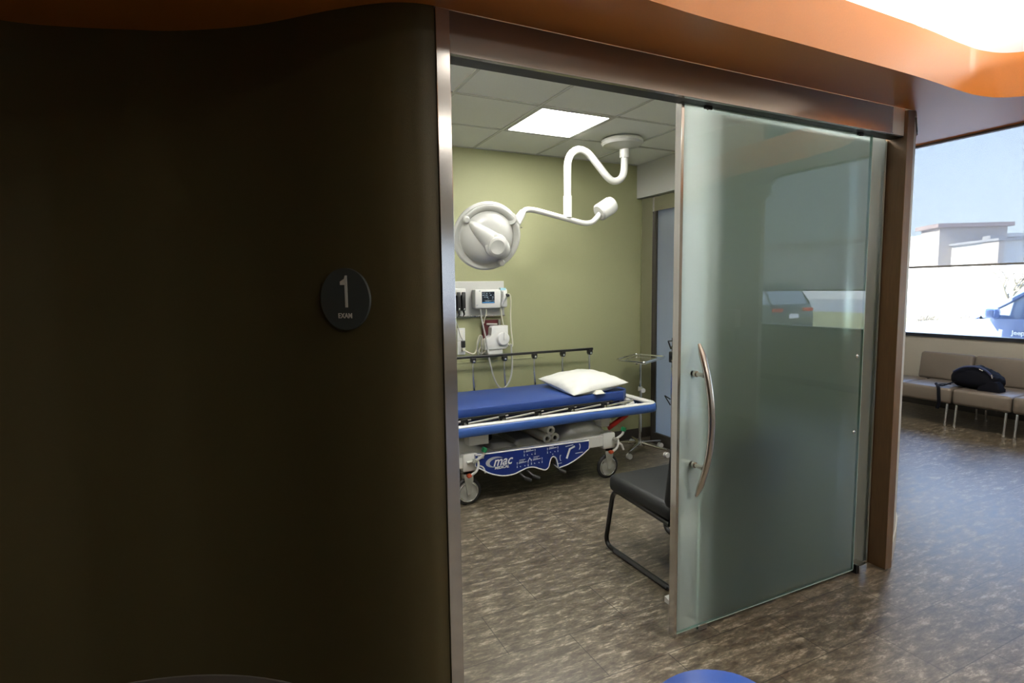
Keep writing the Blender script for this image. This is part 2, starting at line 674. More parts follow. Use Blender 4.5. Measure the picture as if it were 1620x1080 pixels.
m_taupe = mat('taupe_vinyl', (0.15, 0.128, 0.105), 0.40, noise=0.04, bump=0.15, bscale=250)
m_bag = mat('navy_black_nylon', (0.003, 0.0035, 0.007), 0.75, noise=0.3, nscale=20, bump=0.5, bscale=40, spec=0.12)
m_sign = mat('charcoal_sign', (0.060, 0.070, 0.068), 0.5, noise=0.04)
m_signt = mat('pale_sign_lettering', (0.72, 0.72, 0.66), 0.5)
m_frost = frosted('frosted_green_glass_polished', (0.90, 0.975, 0.955), True, rough=0.42, tmix=0.42, dmix=0.14)
m_frost2 = frosted('frosted_green_glass_etched', (0.945, 0.99, 0.975), False, rough=0.45, tmix=0.38, dmix=0.08)
m_frost3 = frosted('frosted_white_glass', (0.98, 0.99, 1.0), False, rough=0.7, tmix=0.9, dmix=0.02)
m_polish = polished('polished_glass_face', (0.93, 0.985, 0.965))
m_gedge = mat('polished_glass_edge', (0.55, 0.72, 0.64), 0.15)
m_glass = clear_glass()
m_shade = shade_mat('mesh_shade_fabric', (0.20, 0.20, 0.21), 0.40)
m_hem = mat('grey_hem_bar', (0.16, 0.15, 0.14), 0.5)
m_dframe = mat('dark_window_frame', (0.012, 0.016, 0.026), 0.35)
m_diff = mat('light_diffuser', (0.9, 0.9, 0.9), 0.5, emit=(1.0, 0.985, 0.945), estr=38)
m_table = mat('dark_table_top', (0.030, 0.026, 0.022), 0.4, noise=0.2)
m_edge = mat('pale_edge_band', (0.20, 0.19, 0.18), 0.3, 0.6)
m_bluep = mat('blue_moulded_plastic', (0.035, 0.10, 0.42), 0.35)

# ------------------------------------------------------------------ the room
ZS = 2.445      # underside of the orange soffit
ZT = 2.65       # its top
ZE = 2.773      # exam room ceiling
ZW = 3.45       # waiting room ceiling

bm = B(); box(bm, -6.1, 8.02, -7.1, 4.9, -0.12, 0.0)
o = struct('floor', bm, m_floor)
# keep texture coordinates in world metres
for v in o.data.vertices: v.co += o.location
o.location = (0, 0, 0)

bm = B(); box(bm, -6.1, 8.1, -7.1, 4.9, ZW, ZW + 0.12)
struct('ceiling', bm, m_white)

# curved outer wall left of the doorway
crv = catmull([(-6.0, 2.42, 0), (-2.2, 2.42, 0), (-1.2, 2.42, 0), (-0.658, 2.404, 0), (-0.488, 2.375, 0), (-0.305, 2.317, 0), (-0.153, 2.259, 0),
               (0.078, 2.112, 0), (0.292, 1.909, 0), (0.425, 1.800, 0), (0.52, 1.755, 0), (0.586, 1.745, 0)], 10)
front = [(p.x, p.y) for p in crv]
back = []
for i, p in enumerate(crv):
    t = (crv[min(i + 1, len(crv) - 1)] - crv[max(i - 1, 0)]).normalized()
    nrm = Vector((-t.y, t.x, 0))
    back.append((min(p.x + nrm.x * 0.1, 0.586), p.y + nrm.y * 0.1))
bm = B()
nF = len(front)
V = [[bm.verts.new((q[0], q[1], z)) for q in L_] for z in (0, ZW) for L_ in (front, back)]
for i in range(nF - 1):
    bm.faces.new((V[0][i], V[0][i + 1], V[2][i + 1], V[2][i]))
    bm.faces.new((V[1][i], V[1][i + 1], V[3][i + 1], V[3][i]))
    bm.faces.new((V[0][i], V[0][i + 1], V[1][i + 1], V[1][i]))
    bm.faces.new((V[2][i], V[2][i + 1], V[3][i + 1], V[3][i]))
for i in (0, nF - 1):
    bm.faces.new((V[0][i], V[1][i], V[3][i], V[2][i]))
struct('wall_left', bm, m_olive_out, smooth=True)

# wall above the doorway (lintel) and up to the high ceiling
bm = B(); box(bm, 0.60, 3.15, 1.762, 1.826, 2.32, 2.449); box(bm, 0.40, 3.30, 1.80, 1.87, 2.449, ZW)
struct('wall_lintel', bm, m_white)
# exam room side and back walls
bm = B(); box(bm, 0.52, 0.58, 1.86, 4.66, 0, ZW)
struct('wall_exam_left', bm, m_white)  # unseen wall made white to bounce more light into the room
bm = B(); box(bm, 0.58, 3.66, 4.546, 4.66, 0, ZE)
struct('wall_exam_back', bm, m_olive)
bm = B()
box(bm, 3.66, 3.78, 4.505, 4.66, 0, ZE)
box(bm, 3.66, 3.78, 2.20, 4.505, 2.44, ZE)
box(bm, 3.66, 3.78, 2.18, 3.02, 0, 2.44)
struct('wall_exam_right', bm, m_olive)
bm = B(); box(bm, 3.600, 3.659, 1.88, 4.545, 2.447, ZE + 0.001)
struct('trim_3', bm, m_grayp)
# curved outer skin of the exam room on the waiting side
oc = catmull([(3.160, 1.762, 0), (3.30, 1.826, 0), (3.50, 1.925, 0), (3.70, 2.038, 0), (3.80, 2.14, 0), (3.84, 2.30, 0), (3.85, 2.60, 0)], 6)
pts = [(p.x, p.y) for p in oc] + [(3.85, 3.02), (3.782, 3.02), (3.782, 2.5), (3.74, 2.25), (3.62, 2.08), (3.40, 1.97), (3.162, 1.86)]
bm = B(); prism(bm, pts, 'z', 0, ZW)
struct('wall_curved', bm, m_cream, smooth=True)
bm = B(); box(bm, 3.784, 3.85, 4.50, 4.80, 0, ZW); box(bm, 3.784, 3.85, 3.02, 4.50, 2.44, ZW)
struct('wall_outer', bm, m_cream)
ob = [(p.x + 0.006, p.y - 0.006) for p in oc]
pts = ob + [(p[0], p[1]) for p in reversed([(q.x, q.y) for q in oc])]
bm = B(); prism(bm, pts, 'z', 0.0, 0.10)
struct('baseboard_curved', bm, m_cream)

# far walls of the waiting room
bm = B(); box(bm, 3.86, 8.02, 4.62, 4.80, 0, ZW)
struct('wall_back', bm, m_cream)
bm = B()
box(bm, -6.1, 2.5, -7.1, -6.95, 0, ZW); box(bm, 4.5, 8.02, -7.1, -6.95, 0, ZW); box(bm, 2.5, 4.5, -7.1, -6.95, 0, 1.0); box(bm, 2.5, 4.5, -7.1, -6.95, 2.5, ZW)  # opening added to let in daylight for the jamb reflection
struct('wall_front', bm, m_cream)
bm = B(); box(bm, -2.75, -2.6, -6.95, 2.4, 0, ZW)
struct('wall_end_blocker', bm, m_olive_out)  # unseen wall set close and dark to keep light off the left side
bm = B(); prism(bm, [(5.35, -0.93), (5.47, -0.98), (5.10, -3.9), (4.75, -6.9), (4.62, -6.9), (4.98, -3.85)], 'z', 0, ZW)
struct('wall_divider', bm, m_cream)

# window wall at the right
XW = 7.9
bm = B()
box(bm, XW, XW + 0.12, -7.1, 4.8, 0, 0.89)
box(bm, XW, XW + 0.12, -7.1, 4.8, 3.38, ZW)
for a, b in [(4.52, 4.8), (0.55, 0.80), (-4.5, -4.2), (-7.1, -6.6)]:
    box(bm, XW, XW + 0.12, a, b, 0.89, 3.38)
struct('wall_right', bm, m_cream)
bm = B(); box(bm, XW - 0.012, XW, -6.9, 4.6, 0, 0.10)
struct('baseboard_right', bm, m_base)


def window(name, y0, y1, z0=0.89, z1=3.38):
    bm = B()
    x0, x1 = XW + 0.03, XW + 0.10
    box(bm, x0 - 0.05, x1, y0, y1, z0, z0 + 0.042)
    box(bm, x0, x1, y0, y1, z1 - 0.04, z1)
    box(bm, x0, x1, y0, y0 + 0.04, z0 + 0.042, z1 - 0.04)
    box(bm, x0, x1, y1 - 0.04, y1, z0 + 0.042, z1 - 0.04)
    o = obj(name, bm, m_dframe)
    o['kind'] = 'structure'
    g = B(); box(g, XW + 0.06, XW + 0.066, y0 + 0.04, y1 - 0.04, z0 + 0.042, z1 - 0.04)
    obj('window_pane', g, m_glass, o)
    return o


window('window_1', 0.80, 4.52)
window('window_2', -4.2, 0.55)
window('window_3', -6.6, -4.5)


def shade(y0, y1, zb, label):
    t = thing('roller_shade', (XW + 0.015, (y0 + y1) / 2, zb), label, 'window shade')
    bm = B(); box(bm, XW + 0.005, XW + 0.0065, y0, y1, zb + 0.012, 3.34)
    obj('shade_fabric', bm, m_shade, t)
    bm = B(); box(bm, XW - 0.001, XW + 0.013, y0, y1, zb - 0.012, zb + 0.012, 0.004)
    obj('hem_bar', bm, m_hem, t)
    bm = B(); cyl(bm, (XW - 0.035, y0, 3.33), (XW - 0.035, y1, 3.33), 0.03)
    obj('shade_roller', bm, m_hem, t)


t = thing('roller_shade', (3.5, -6.96, 1.0), 'unseen closed roller shade on an added window behind the viewer', 'window shade')  # added over the opening to soften the daylight mirrored in the jamb
bm = B(); box(bm, 2.5, 4.5, -6.948, -6.9465, 0.98, 2.52)
obj('shade_fabric', bm, m_shade, t)
shade(0.84, 4.48, 1.778, 'sheer mesh roller shade half lowered over the window above the bench')
shade(-4.16, 0.51, 1.49, 'sheer roller shade lowered to just above the sill, mirrored in the glass door')
shade(-6.56, -4.54, 1.49, 'sheer roller shade on the last window of the row, past the dividing wall')

# orange soffit; its unseen left sweep is widened to darken the left wall
fo = catmull([(-2.6, -2.6, 0), (-1.6, -2.4, 0), (-0.7, -1.7, 0), (-0.25, -0.6, 0), (0.0, 0.6, 0), (0.45, 1.33, 0), (1.2, 1.437, 0), (2.0, 1.452, 0), (2.63, 1.462, 0), (3.0, 1.482, 0), (3.2, 1.482, 0),
              (3.36, 1.432, 0), (3.50, 1.27, 0), (3.565, 1.03, 0), (3.58, 0.65, 0), (3.60, 0.27, 0), (3.71, -0.20, 0), (3.95, -0.75, 0), (4.45, -1.3, 0), (5.04, -1.7, 0)], 6)
inner = [(p.x, p.y) for p in fo]
outer = [(5.36, -1.0), (4.68, -0.27), (4.20, 0.12), (3.97, 0.36), (3.90, 0.60), (3.93, 1.0), (3.95, 1.4), (3.95, 4.60), (3.86, 4.60), (3.86, 2.2), (3.66, 2.00), (3.162, 1.742), (0.59, 1.742)]
left_edge = [(q[0], q[1] - 0.004) for q in reversed(front) if q[0] > -2.6]
pts = inner + outer + [p for p in left_edge if p[0] < 0.585]
bm = B(); prism(bm, pts, 'z', ZS, ZT)
struct('soffit', bm, m_orange, smooth=True)
bm = B()
oe = [(4.68, -0.27), (4.20, 0.12), (3.97, 0.36), (3.90, 0.60), (3.93, 1.0), (3.95, 1.4), (3.95, 4.60)]
pts = [(x - 0.002, y) for x, y in oe] + [(x + 0.03, y) for x, y in reversed(oe)]
bm = B(); prism(bm, pts, 'z', ZS - 0.012, ZT + 0.01)
struct('trim_4', bm, m_hem)

# exam ceiling with a lay-in grid
bm = B()
gx = [0.58, 0.625, 1.235, 1.845, 2.455, 3.065, 3.66]
gy = [1.875, 2.12, 2.73, 3.34, 3.95, 4.546]
for i in range(len(gx) - 1):
    for j in range(len(gy) - 1):
        if (i, j) in ((3, 3), (1, 1), (4, 1)):
            continue
        box(bm, gx[i], gx[i + 1], gy[j], gy[j + 1], ZE + 0.002, ZE + 0.02)
for x in gx[1:-1]:
    box(bm, x - 0.011, x + 0.011, gy[0], gy[-1], ZE - 0.003, ZE + 0.004, mi=1)
for y in gy[1:-1]:
    box(bm, gx[0], gx[-1], y - 0.011, y + 0.011, ZE - 0.0032, ZE + 0.004, mi=1)
box(bm, 0.58, 3.60, 4.53, 4.5455, ZE - 0.004, ZE + 0.004, mi=1)
box(bm, 0.5, 3.80, 1.875, 4.66, ZE + 0.10, ZE + 0.13)
struct('ceiling.001', bm, [m_tile, m_grid])


def light(x0, y0, label):
    t = thing('ceiling_light', (x0 + 0.305, y0 + 0.305, ZE), label, 'ceiling light')
    bm = B()
    a, b, c, d = x0 + 0.012, x0 + 0.598, y0 + 0.012, y0 + 0.598
    w_ = 0.022
    for q in ((a, b, c, c + w_), (a, b, d - w_, d), (a, a + w_, c + w_, d - w_), (b - w_, b, c + w_, d - w_)):
        box(bm, *q, ZE - 0.006, ZE + 0.05)
    obj('light_frame', bm, m_grid, t)
    bm = B(); box(bm, a + w_, b - w_, c + w_, d - w_, ZE + 0.0, ZE + 0.006)
    obj('diffuser', bm, m_diff, t)


light(1.845, 3.34, 'square white lit ceiling panel above the stretcher')
light(2.455, 2.12, 'unseen added lit ceiling panel right behind the frosted glass door')  # extra panel out of sight, added to light the glass from behind
light(0.625, 2.12, 'unseen added lit ceiling panel near the doorway, hidden behind the metal jamb')  # extra panel out of sight, added for room brightness

bm = B(); box(bm, 0.60, 3.655, 4.538, 4.546, 0, 0.105); box(bm, 3.652, 3.66, 4.51, 4.538, 0, 0.105)
struct('baseboard_back', bm, m_base)
# low wall protection panel
bm = B(); box(bm, 0.60, 2.50, 4.537, 4.546, 0.106, 0.93, 0.002); box(bm, 0.60, 2.505, 4.531, 4.546, 0.922, 0.934, 0.002)
struct('trim_5', bm, m_olive)

# metal frame with the frosted pane in the right wall of the exam room
bm = B()
box(bm, 3.635, 3.784, 4.345, 4.503, 0, 2.44)
box(bm, 3.645, 3.784, 3.02, 4.345, 2.30, 2.44)
box(bm, 3.645, 3.784, 3.02, 3.09, 0, 2.30)
box(bm, 3.645, 3.784, 3.09, 4.345, 0, 0.115, mi=1)
box(bm, 3.648, 3.70, 4.305, 4.345, 0.115, 2.30, mi=1)
o = struct('window_4', bm, [m_steel, m_base])
bm = B(); box(bm, 3.668, 3.680, 3.09, 4.305, 0.115, 2.30)
face_mats(obj('frosted_pane', bm, [m_frost3, m_polish], o), 0, 1)

# ------------------------------------------------------------------ doorway
bm = B(); box(bm, 0.587, 0.634, 1.738, 1.86, 0, 2.443, 0.002)
struct('trim_1', bm, m_steel)
bm = B()
box(bm, 0.635, 2.975, 1.745, 1.757, 2.318, 2.444, 0.001)
box(bm, 0.635, 2.975, 1.742, 1.760, 2.311, 2.319, 0.001)
box(bm, 0.635, 2.975, 1.757, 1.762, 2.32, 2.44)
box(bm, 0.635, 3.098, 1.762, 1.826, 2.313, 2.319, mi=1)
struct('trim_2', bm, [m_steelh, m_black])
bm = B(); box(bm, 3.100, 3.158, 1.744, 1.90, 0, 2.444, 0.002); box(bm, 2.977, 3.100, 1.775, 1.795, 2.321, 2.444)
struct('trim_6', bm, m_wood)

# fixed frosted side panel
bm = B()
box(bm, 3.086, 3.099, 1.834, 1.862, 0.0, 2.312)
o = struct('window_5', bm, m_steel)
bm = B(); box(bm, 1.842, 3.086, 1.843, 1.853, 0.012, 2.32)
face_mats(obj('frosted_pane', bm, [m_frost2, m_polish], o), 1, 1)
bm = B(); box(bm, 1.8385, 1.8418, 1.8425, 1.8535, 0.012, 2.31)
obj('polished_edge', bm, m_gedge, o)

# sliding door
bm = B(); box(bm, 1.662, 2.905, 1.800, 1.812, 0.022, 2.316)
door = obj('door_1', bm, [m_frost, m_polish])
face_mats(door, 1, -1)
door['kind'] = 'structure'
bm = B(); box(bm, 2.9052, 2.9085, 1.7995, 1.8125, 0.022, 2.316)
obj('polished_edge', bm, m_gedge, door)
bm = B(); box(bm, 1.662, 2.9052, 1.7995, 1.8125, 0.018, 0.0218)
obj('polished_edge', bm, m_gedge, door)
bm = B(); box(bm, 1.647, 1.6615, 1.796, 1.832, 0.006, 2.316, 0.001)
obj('edge_channel', bm, m_steel, door)


def pull(sgn, yf):
    # bowed flat-oval pull: tips close to the glass, middle stands off
    z0, z1 = 0.648, 1.318
    P = []
    n = 26
    for i in range(n + 1):
        t = i / n
        u = 2 * t - 1
        P.append((1.745, yf + sgn * (0.022 + 0.080 * (1 - u * u)), z0 + (z1 - z0) * t))
    bm = B()
    rr = [0.0165 * (0.45 if i in (0, n) else (0.8 if i in (1, n - 1) else 1)) for i in range(n + 1)]
    tube(bm, P, rr, 14, flat=(0.75, 1.0))
    h = obj('pull_handle', bm, m_nickel, door, smooth=True)
    for z in (0.784, 1.187):
        u = 2 * (z - z0) / (z1 - z0) - 1
        yb = yf + sgn * (0.022 + 0.080 * (1 - u * u))
        bm = B()
        cyl(bm, (1.745, yf, z), (1.745, yb, z), 0.009)
        cyl(bm, (1.745, yf, z), (1.745, yf + sgn * 0.012, z), 0.0135)
        cyl(bm, (1.745, yb - sgn * 0.022, z), (1.745, yb - sgn * 0.012, z), 0.012)
        obj('handle_post', bm, m_nickel, h, smooth=True)


pull(-1, 1.7995)
pull(1, 1.8125)
for z in (1.193, 0.791):
    bm = B(); lathe(bm, [(0.010, 0.0), (0.010, 0.004), (0.006, 0.008), (0, 0.009)], (2.855, 1.7995, z), (0, -1, 0), 16)
    obj('glass_bolt', bm, m_chrome, door, smooth=True)
for x in (1.79, 2.80):
    bm = B(); box(bm, x - 0.022, x + 0.022, 1.792, 1.7995, 2.298, 2.312, 0.002); cyl(bm, (x, 1.789, 2.302), (x, 1.7995, 2.302), 0.006)
    obj('hanger_clamp', bm, m_blackp, door)

bm = B(); box(bm, 2.925, 2.985, 1.775, 1.835, 0.0, 0.050, 0.003); box(bm, 2.915, 2.925, 1.785, 1.83, 0.0, 0.048, 0.002, mi=1)
tag(obj('door_stop', bm, [m_steel, m_black]), 'small metal block on the floor at the foot of the wooden post', 'door stop')
bm = B(); box(bm, 1.79, 1.835, 1.788, 1.798, 0.0, 0.028, 0.002); box(bm, 1.79, 1.835, 1.814, 1.824, 0.0, 0.028, 0.002); box(bm, 1.79, 1.835, 1.788, 1.824, 0, 0.005)
tag(obj('floor_guide', bm, m_chrome), 'small chrome guide clip under the bottom edge of the glass door', 'floor guide')
bm = B(); prism(bm, [(1.99, 0.0), (2.05, 0.0), (2.05, 0.03), (2.0, 0.016)], 'x', 1.815, 1.875)
tag(obj('door_wedge', bm, m_wpl), 'small pale wedge on the floor at the back foot of the black chair', 'wedge')

# ------------------------------------------------------------------ door sign
sg = Vector((0.310, 1.892, 1.536))
tx = Vector((0.734, -0.679, 0)).normalized()
nv_ = Vector((-0.679, -0.734, 0)).normalized()
base = frame_m(sg + nv_ * 0.014, tx, (0, 0, 1))
t = thing('room_sign', sg, 'dark oval wall sign reading 1 EXAM in pale lettering', 'sign')
bm = B()
ell = [(0.0915 * math.cos(2 * PI * k / 64), 0.1015 * math.sin(2 * PI * k / 64)) for k in range(64)]
prism(bm, ell, 'z', -0.012, 0.0, bev=0.0015)
xf(bm, bm.verts[:], base)
obj('sign_plate', bm, m_sign, t)
bm = B()
one = [(-0.0022, 0.0), (0.0075, 0.0), (0.0075, 0.104), (0.0005, 0.104), (-0.0035, 0.093), (-0.0190, 0.0845), (-0.0190, 0.0735), (-0.0022, 0.0735)]
one = [(x + 0.004, y - 0.027) for x, y in one]
prism(bm, one, 'z', 0.0, 0.0016)
xf(bm, bm.verts[:], base)
obj('numeral', bm, m_signt, t)
bm = B()
text_bm(bm, 'EXAM', 0.0235, base @ Matrix.Translation((0.000, -0.055, 0.0008)), offset=0.0004, xscale=0.86)
obj('lettering', bm, m_signt, t)

# ------------------------------------------------------------------ surgical lamp
K = 0.95
def LP(x, z, y=3.8):
    return Vector((x * K, y, 1.56 + (z - 1.56) * K))


lamp = thing('surgical_light', (2.87, 3.8, ZE), 'white surgical lamp with round head on a curved arm hanging from the ceiling', 'surgical light')
bm = B()
pr = [(0.0, 0.0), (0.150, 0.0), (0.168, -0.012), (0.170, -0.035), (0.155, -0.052), (0.09, -0.062), (0.045, -0.075), (0.0, -0.08)]
lathe(bm, pr, (2.85, 3.79, ZE - 0.004), (0, 0, 1), 40)
obj('ceiling_canopy', bm, m_lamp, lamp, smooth=True)
bm = B(); cyl(bm, (2.88, 3.8, ZE - 0.15), (2.88, 3.8, ZE - 0.07), 0.038, 24)
obj('collar', bm, m_lamp, lamp, smooth=True)
tubeP = fillet([(2.88, 3.8, ZE - 0.14), (2.88, 3.8, 2.375), (2.70, 3.8, 2.40), (2.43, 3.8, 2.715), (2.333, 3.8, 2.64), (2.333, 3.8, 2.30)], 0.13, 10)
tubeP = fillet([(2.88, 3.8, 2.66), (2.88, 3.8, 2.45), (2.79, 3.8, 2.33), (2.50, 3.8, 2.63), (2.345, 3.8, 2.68), (2.333, 3.8, 2.50), (2.333, 3.8, 2.27)], 0.16, 10)
tubeP = catmull([(2.88, 3.8, 2.66), (2.88, 3.8, 2.56), (2.868, 3.8, 2.49), (2.83, 3.8, 2.445), (2.77, 3.8, 2.43), (2.715, 3.8, 2.455), (2.65, 3.8, 2.515), (2.56, 3.8, 2.60),
                 (2.50, 3.8, 2.638), (2.43, 3.8, 2.645), (2.37, 3.8, 2.61), (2.338, 3.8, 2.545), (2.333, 3.8, 2.46), (2.333, 3.8, 2.26)], 6)
bm = B(); tube(bm, tubeP, 0.029, 20)
obj('upper_arm', bm, m_lamp, lamp, smooth=True)
bm = B(); cyl(bm, (2.333, 3.8, 2.12), (2.333, 3.8, 2.285), 0.034, 20); cyl(bm, (2.333, 3.8, 2.10), (2.333, 3.8, 2.125), 0.018, 12, mi=1)
obj('arm_sleeve', bm, [m_lamp, m_hem], lamp, smooth=True)
armP = fillet([LP(1.995, 2.10), LP(2.05, 2.195), LP(2.14, 2.195), LP(2.62, 2.105), LP(2.70, 2.115), LP(2.80, 2.215)], 0.05, 8)
bm = B(); tube(bm, armP, 0.021, 16)
obj('lower_arm', bm, m_lamp, lamp, smooth=True)
ca = LP(2.775, 2.205); cb = LP(2.895, 2.275)
bm = B()
dv = (cb - ca)
lathe(bm, [(0.0, -0.01), (0.058, -0.01), (0.070, 0.0), (0.072, dv.length * 0.9), (0.064, dv.length * 1.08), (0.0, dv.length * 1.08)], ca, dv, 28)
obj('counterweight', bm, m_lamp, lamp, smooth=True)
# head
hc = LP(1.725, 1.972)
ax = Vector((-0.17, -1.04, -0.38)).normalized()
bm = B()
pr = [(0.0, -0.035), (0.20, -0.035), (0.240, -0.022), (0.256, 0.0), (0.254, 0.012), (0.240, 0.022), (0.222, 0.020), (0.208, 0.010), (0.200, 0.012)]
pr += [(0.194, 0.030), (0.180, 0.055), (0.155, 0.078), (0.12, 0.096), (0.07, 0.108), (0.0, 0.112)]
lathe(bm, pr, hc, ax, 56)
head = obj('lamp_head', bm, m_lamp, lamp, smooth=True)
qh = ax.to_track_quat('Z', 'Y').to_matrix()
# raised central housing: elongated lobe with round handle cap
bm = B()
u_ = (qh.inverted() @ Vector((0.75, 0.05, -0.55)))
for s_ in (1,):
    v0 = set(bm.verts)
    bmesh.ops.create_uvsphere(bm, u_segments=32, v_segments=16, radius=1)
    for v in bm.verts:
        v.co = Vector((v.co.x * 0.195, v.co.y * (0.078 + 0.032 * v.co.x), v.co.z * 0.075))
    ang = math.atan2(u_.y, u_.x)
    mtx = Matrix.Translation(hc + ax * 0.075) @ qh.to_4x4() @ Matrix.Rotation(ang, 4, 'Z')
    xf(bm, bm.verts[:], mtx)
obj('rear_housing', bm, m_lamp, head, smooth=True)
hcap = hc + ax * 0.125 + (qh @ Vector((math.cos(ang), math.sin(ang), 0))) * 0.055
bm = B()
lathe(bm, [(0.086, 0.0), (0.084, 0.018), (0.072, 0.026), (0.068, 0.028), (0.066, 0.045), (0.052, 0.052), (0.048, 0.050), (0.0, 0.048)], hcap - ax * 0.01, ax, 36)
obj('centre_handle', bm, m_lamp, head, smooth=True)
# yoke ring around the rim
bm = B()
ringP = []
a0 = math.atan2((qh.inverted() @ Vector((0.7, 0, 0.7))).y, (qh.inverted() @ Vector((0.7, 0, 0.7))).x)
for k in range(31):
    a = a0 - 1.75 + 3.5 * k / 30
    ringP.append(hc + ax * 0.036 + qh @ Vector((0.216 * math.cos(a), 0.216 * math.sin(a), 0)))
tube(bm, ringP, 0.021, 12, flat=(1.25, 0.6))
obj('yoke', bm, m_lamp, lamp, smooth=True)
for k in (0, 30):
    bm = B(); lathe(bm, [(0, -0.01), (0.026, -0.008), (0.026, 0.02), (0.018, 0.03), (0, 0.032)], ringP[k], ax, 18)
    obj('yoke_pivot', bm, m_lamp, lamp, smooth=True)
bm = B()
js = LP(1.965, 2.075) + Vector((0, -0.02, 0)); je = LP(2.04, 2.175)
tube(bm, [ringP[15], js, js.lerp(je, 0.6), je], [0.045, 0.038, 0.032, 0.026], 18)
obj('yoke_joint', bm, m_lamp, lamp, smooth=True)
for dlt in (-0.03, 0.03):
    bm = B(); cyl(bm, js + Vector((dlt, -0.045, -dlt)), js + Vector((dlt, -0.030, -dlt)), 0.004, 8)
    obj('screw', bm, m_hem, lamp)

# ------------------------------------------------------------------ stretcher
XS = 0.92
bed = thing('hospital_stretcher', (2.0, 3.98, 0), 'blue and white wheeled hospital stretcher standing along the olive wall', 'stretcher')
FY0, FY1, XE = 3.57, 4.38, 3.10


def rrect(x0, x1, y0, y1, r, n=8):
    out = []
    for cx, cy_, a0_ in ((x1 - r, y1 - r, 0), (x0 + r, y1 - r, 90), (x0 + r, y0 + r, 180), (x1 - r, y0 + r, 270)):
        for k in range(n + 1):
            a = math.radians(a0_ + 90 * k / n)
            out.append((cx + r * math.cos(a), cy_ + r * math.sin(a)))
    return out


bm = B()
P = [(x, y, 0.565) for x, y in rrect(XS + 0.01, XE - 0.02, FY0 + 0.02, FY1 - 0.02, 0.07)]
tube(bm, P, 0.033, 14, closed=True, flat=(1.15, 0.6))
obj('side_bumper', bm, m_bump, bed, smooth=True)
bm = B()
P = [(x, y, 0.601) for x, y in rrect(XS + 0.03, XE - 0.04, FY0 + 0.030, FY1 - 0.030, 0.06)]
tube(bm, P, 0.018, 12, closed=True, flat=(0.7, 1.15))
box(bm, 3.035, 3.06, 3.64, 4.31, 0.585, 0.604, 0.004)
# curved inner end rail and cross members
P = catmull([(2.80, 3.66, 0.592), (2.90, 3.70, 0.592), (2.955, 3.80, 0.592), (2.965, 3.98, 0.592), (2.955, 4.15, 0.592), (2.90, 4.26, 0.592), (2.80, 4.29, 0.592)], 5)
tube(bm, P, 0.016, 10)
for x in (1.1, 1.7, 2.3, 2.85):
    box(bm, x - 0.02, x + 0.02, FY0 + 0.04, FY1 - 0.04, 0.555, 0.585)
box(bm, XS + 0.05, 2.95, 3.68, 3.71, 0.55, 0.59); box(bm, XS + 0.05, 2.95, 4.25, 4.28, 0.55, 0.59)
obj('frame', bm, m_wpl, bed, smooth=True)


def chamfer(x0, x1, y0, y1, c):
    return [(x0 + c, y0), (x1 - c, y0), (x1, y0 + c), (x1, y1 - c), (x1 - c, y1), (x0 + c, y1), (x0, y1 - c), (x0, y0 + c)]


bm = B(); prism(bm, chamfer(XS + 0.08, 2.89, 3.665, 4.32, 0.11), 'z', 0.642, 0.715, bev=0.012)
mt = obj('mattress', bm, m_blue, bed, smooth=True)
bm = B()
P = [(x, y, 0.644) for x, y in chamfer(XS + 0.08, 2.89, 3.664, 4.321, 0.11)]
tube(bm, P, 0.004, 6, closed=True)
obj('piping', bm, m_navy, mt)
bm = B(); prism(bm, chamfer(XS + 0.09, 2.87, 3.69, 4.295, 0.11), 'z', 0.592, 0.641, bev=0.008)
obj('litter_deck', bm, m_navy, bed)

# raised far rail
bm = B(); obox(bm, ((XS + 2.965) / 2, 4.385, 0.992), 2.965 - XS, 0.026, 0.022, bev=0.005)
obj('rail_bar', bm, m_blackm, bed)
for k in range(-1, 5):
    x = 1.744 + 0.297 * k
    if x < XS + 0.05: continue
    bm = B()
    P = fillet([(x, 4.395, 0.965), (x, 4.395, 0.83), (x + 0.012, 4.39, 0.60)], 0.05)
    tube(bm, P, 0.0095, 10)
    pst = obj('rail_post', bm, m_chrome, bed, smooth=True)
    bm = B(); prism(bm, [(x - 0.021, 0.985), (x + 0.021, 0.985), (x + 0.021, 0.955), (x + 0.012, 0.938), (x - 0.012, 0.938), (x - 0.021, 0.955)], 'y', 4.366, 4.408, bev=0.003)
    cl = obj('rail_clamp', bm, m_blackm, pst)
    bm = B(); lathe(bm, [(0.010, 0), (0.010, 0.004), (0, 0.008)], (x, 4.366, 0.955), (0, -1, 0), 12)
    obj('rivet', bm, m_chrome, pst)
# folded near rail
kx = [1.365 - 0.297, 1.365, 1.659, 1.955, 2.249, 2.554]
for i, x in enumerate(kx):
    bm = B(); prism(bm, [(x - 0.028, 0.650), (x + 0.020, 0.655), (x + 0.024, 0.618), (x + 0.008, 0.600), (x - 0.012, 0.600), (x - 0.028, 0.625)], 'y', 3.603, 3.64, bev=0.003)
    hg = obj('rail_hinge', bm, m_blackm, bed)
    bm = B(); lathe(bm, [(0.012, 0), (0.012, 0.004), (0.005, 0.005), (0, 0.004)], (x, 3.603, 0.622), (0, -1, 0), 14)
    obj('rivet', bm, m_chrome, hg)
    if i < len(kx) - 1:
        bm = B(); tube(bm, [(x + 0.02, 3.615, 0.618), (kx[i + 1] + 0.05, 3.628, 0.642)], 0.0085, 10)
        obj('rail_post', bm, m_dnick, bed, smooth=True)
bm = B(); tube(bm, [(2.57, 3.615, 0.622), (2.85, 3.63, 0.640)], 0.009, 10)
obj('rail_post', bm, m_chrome, bed, smooth=True)
bm = B(); obox(bm, ((XS + 2.60) / 2 + 0.05, 3.632, 0.652), 2.60 - XS, 0.02, 0.016, bev=0.004)
obj('rail_bar', bm, m_blackm, bed)
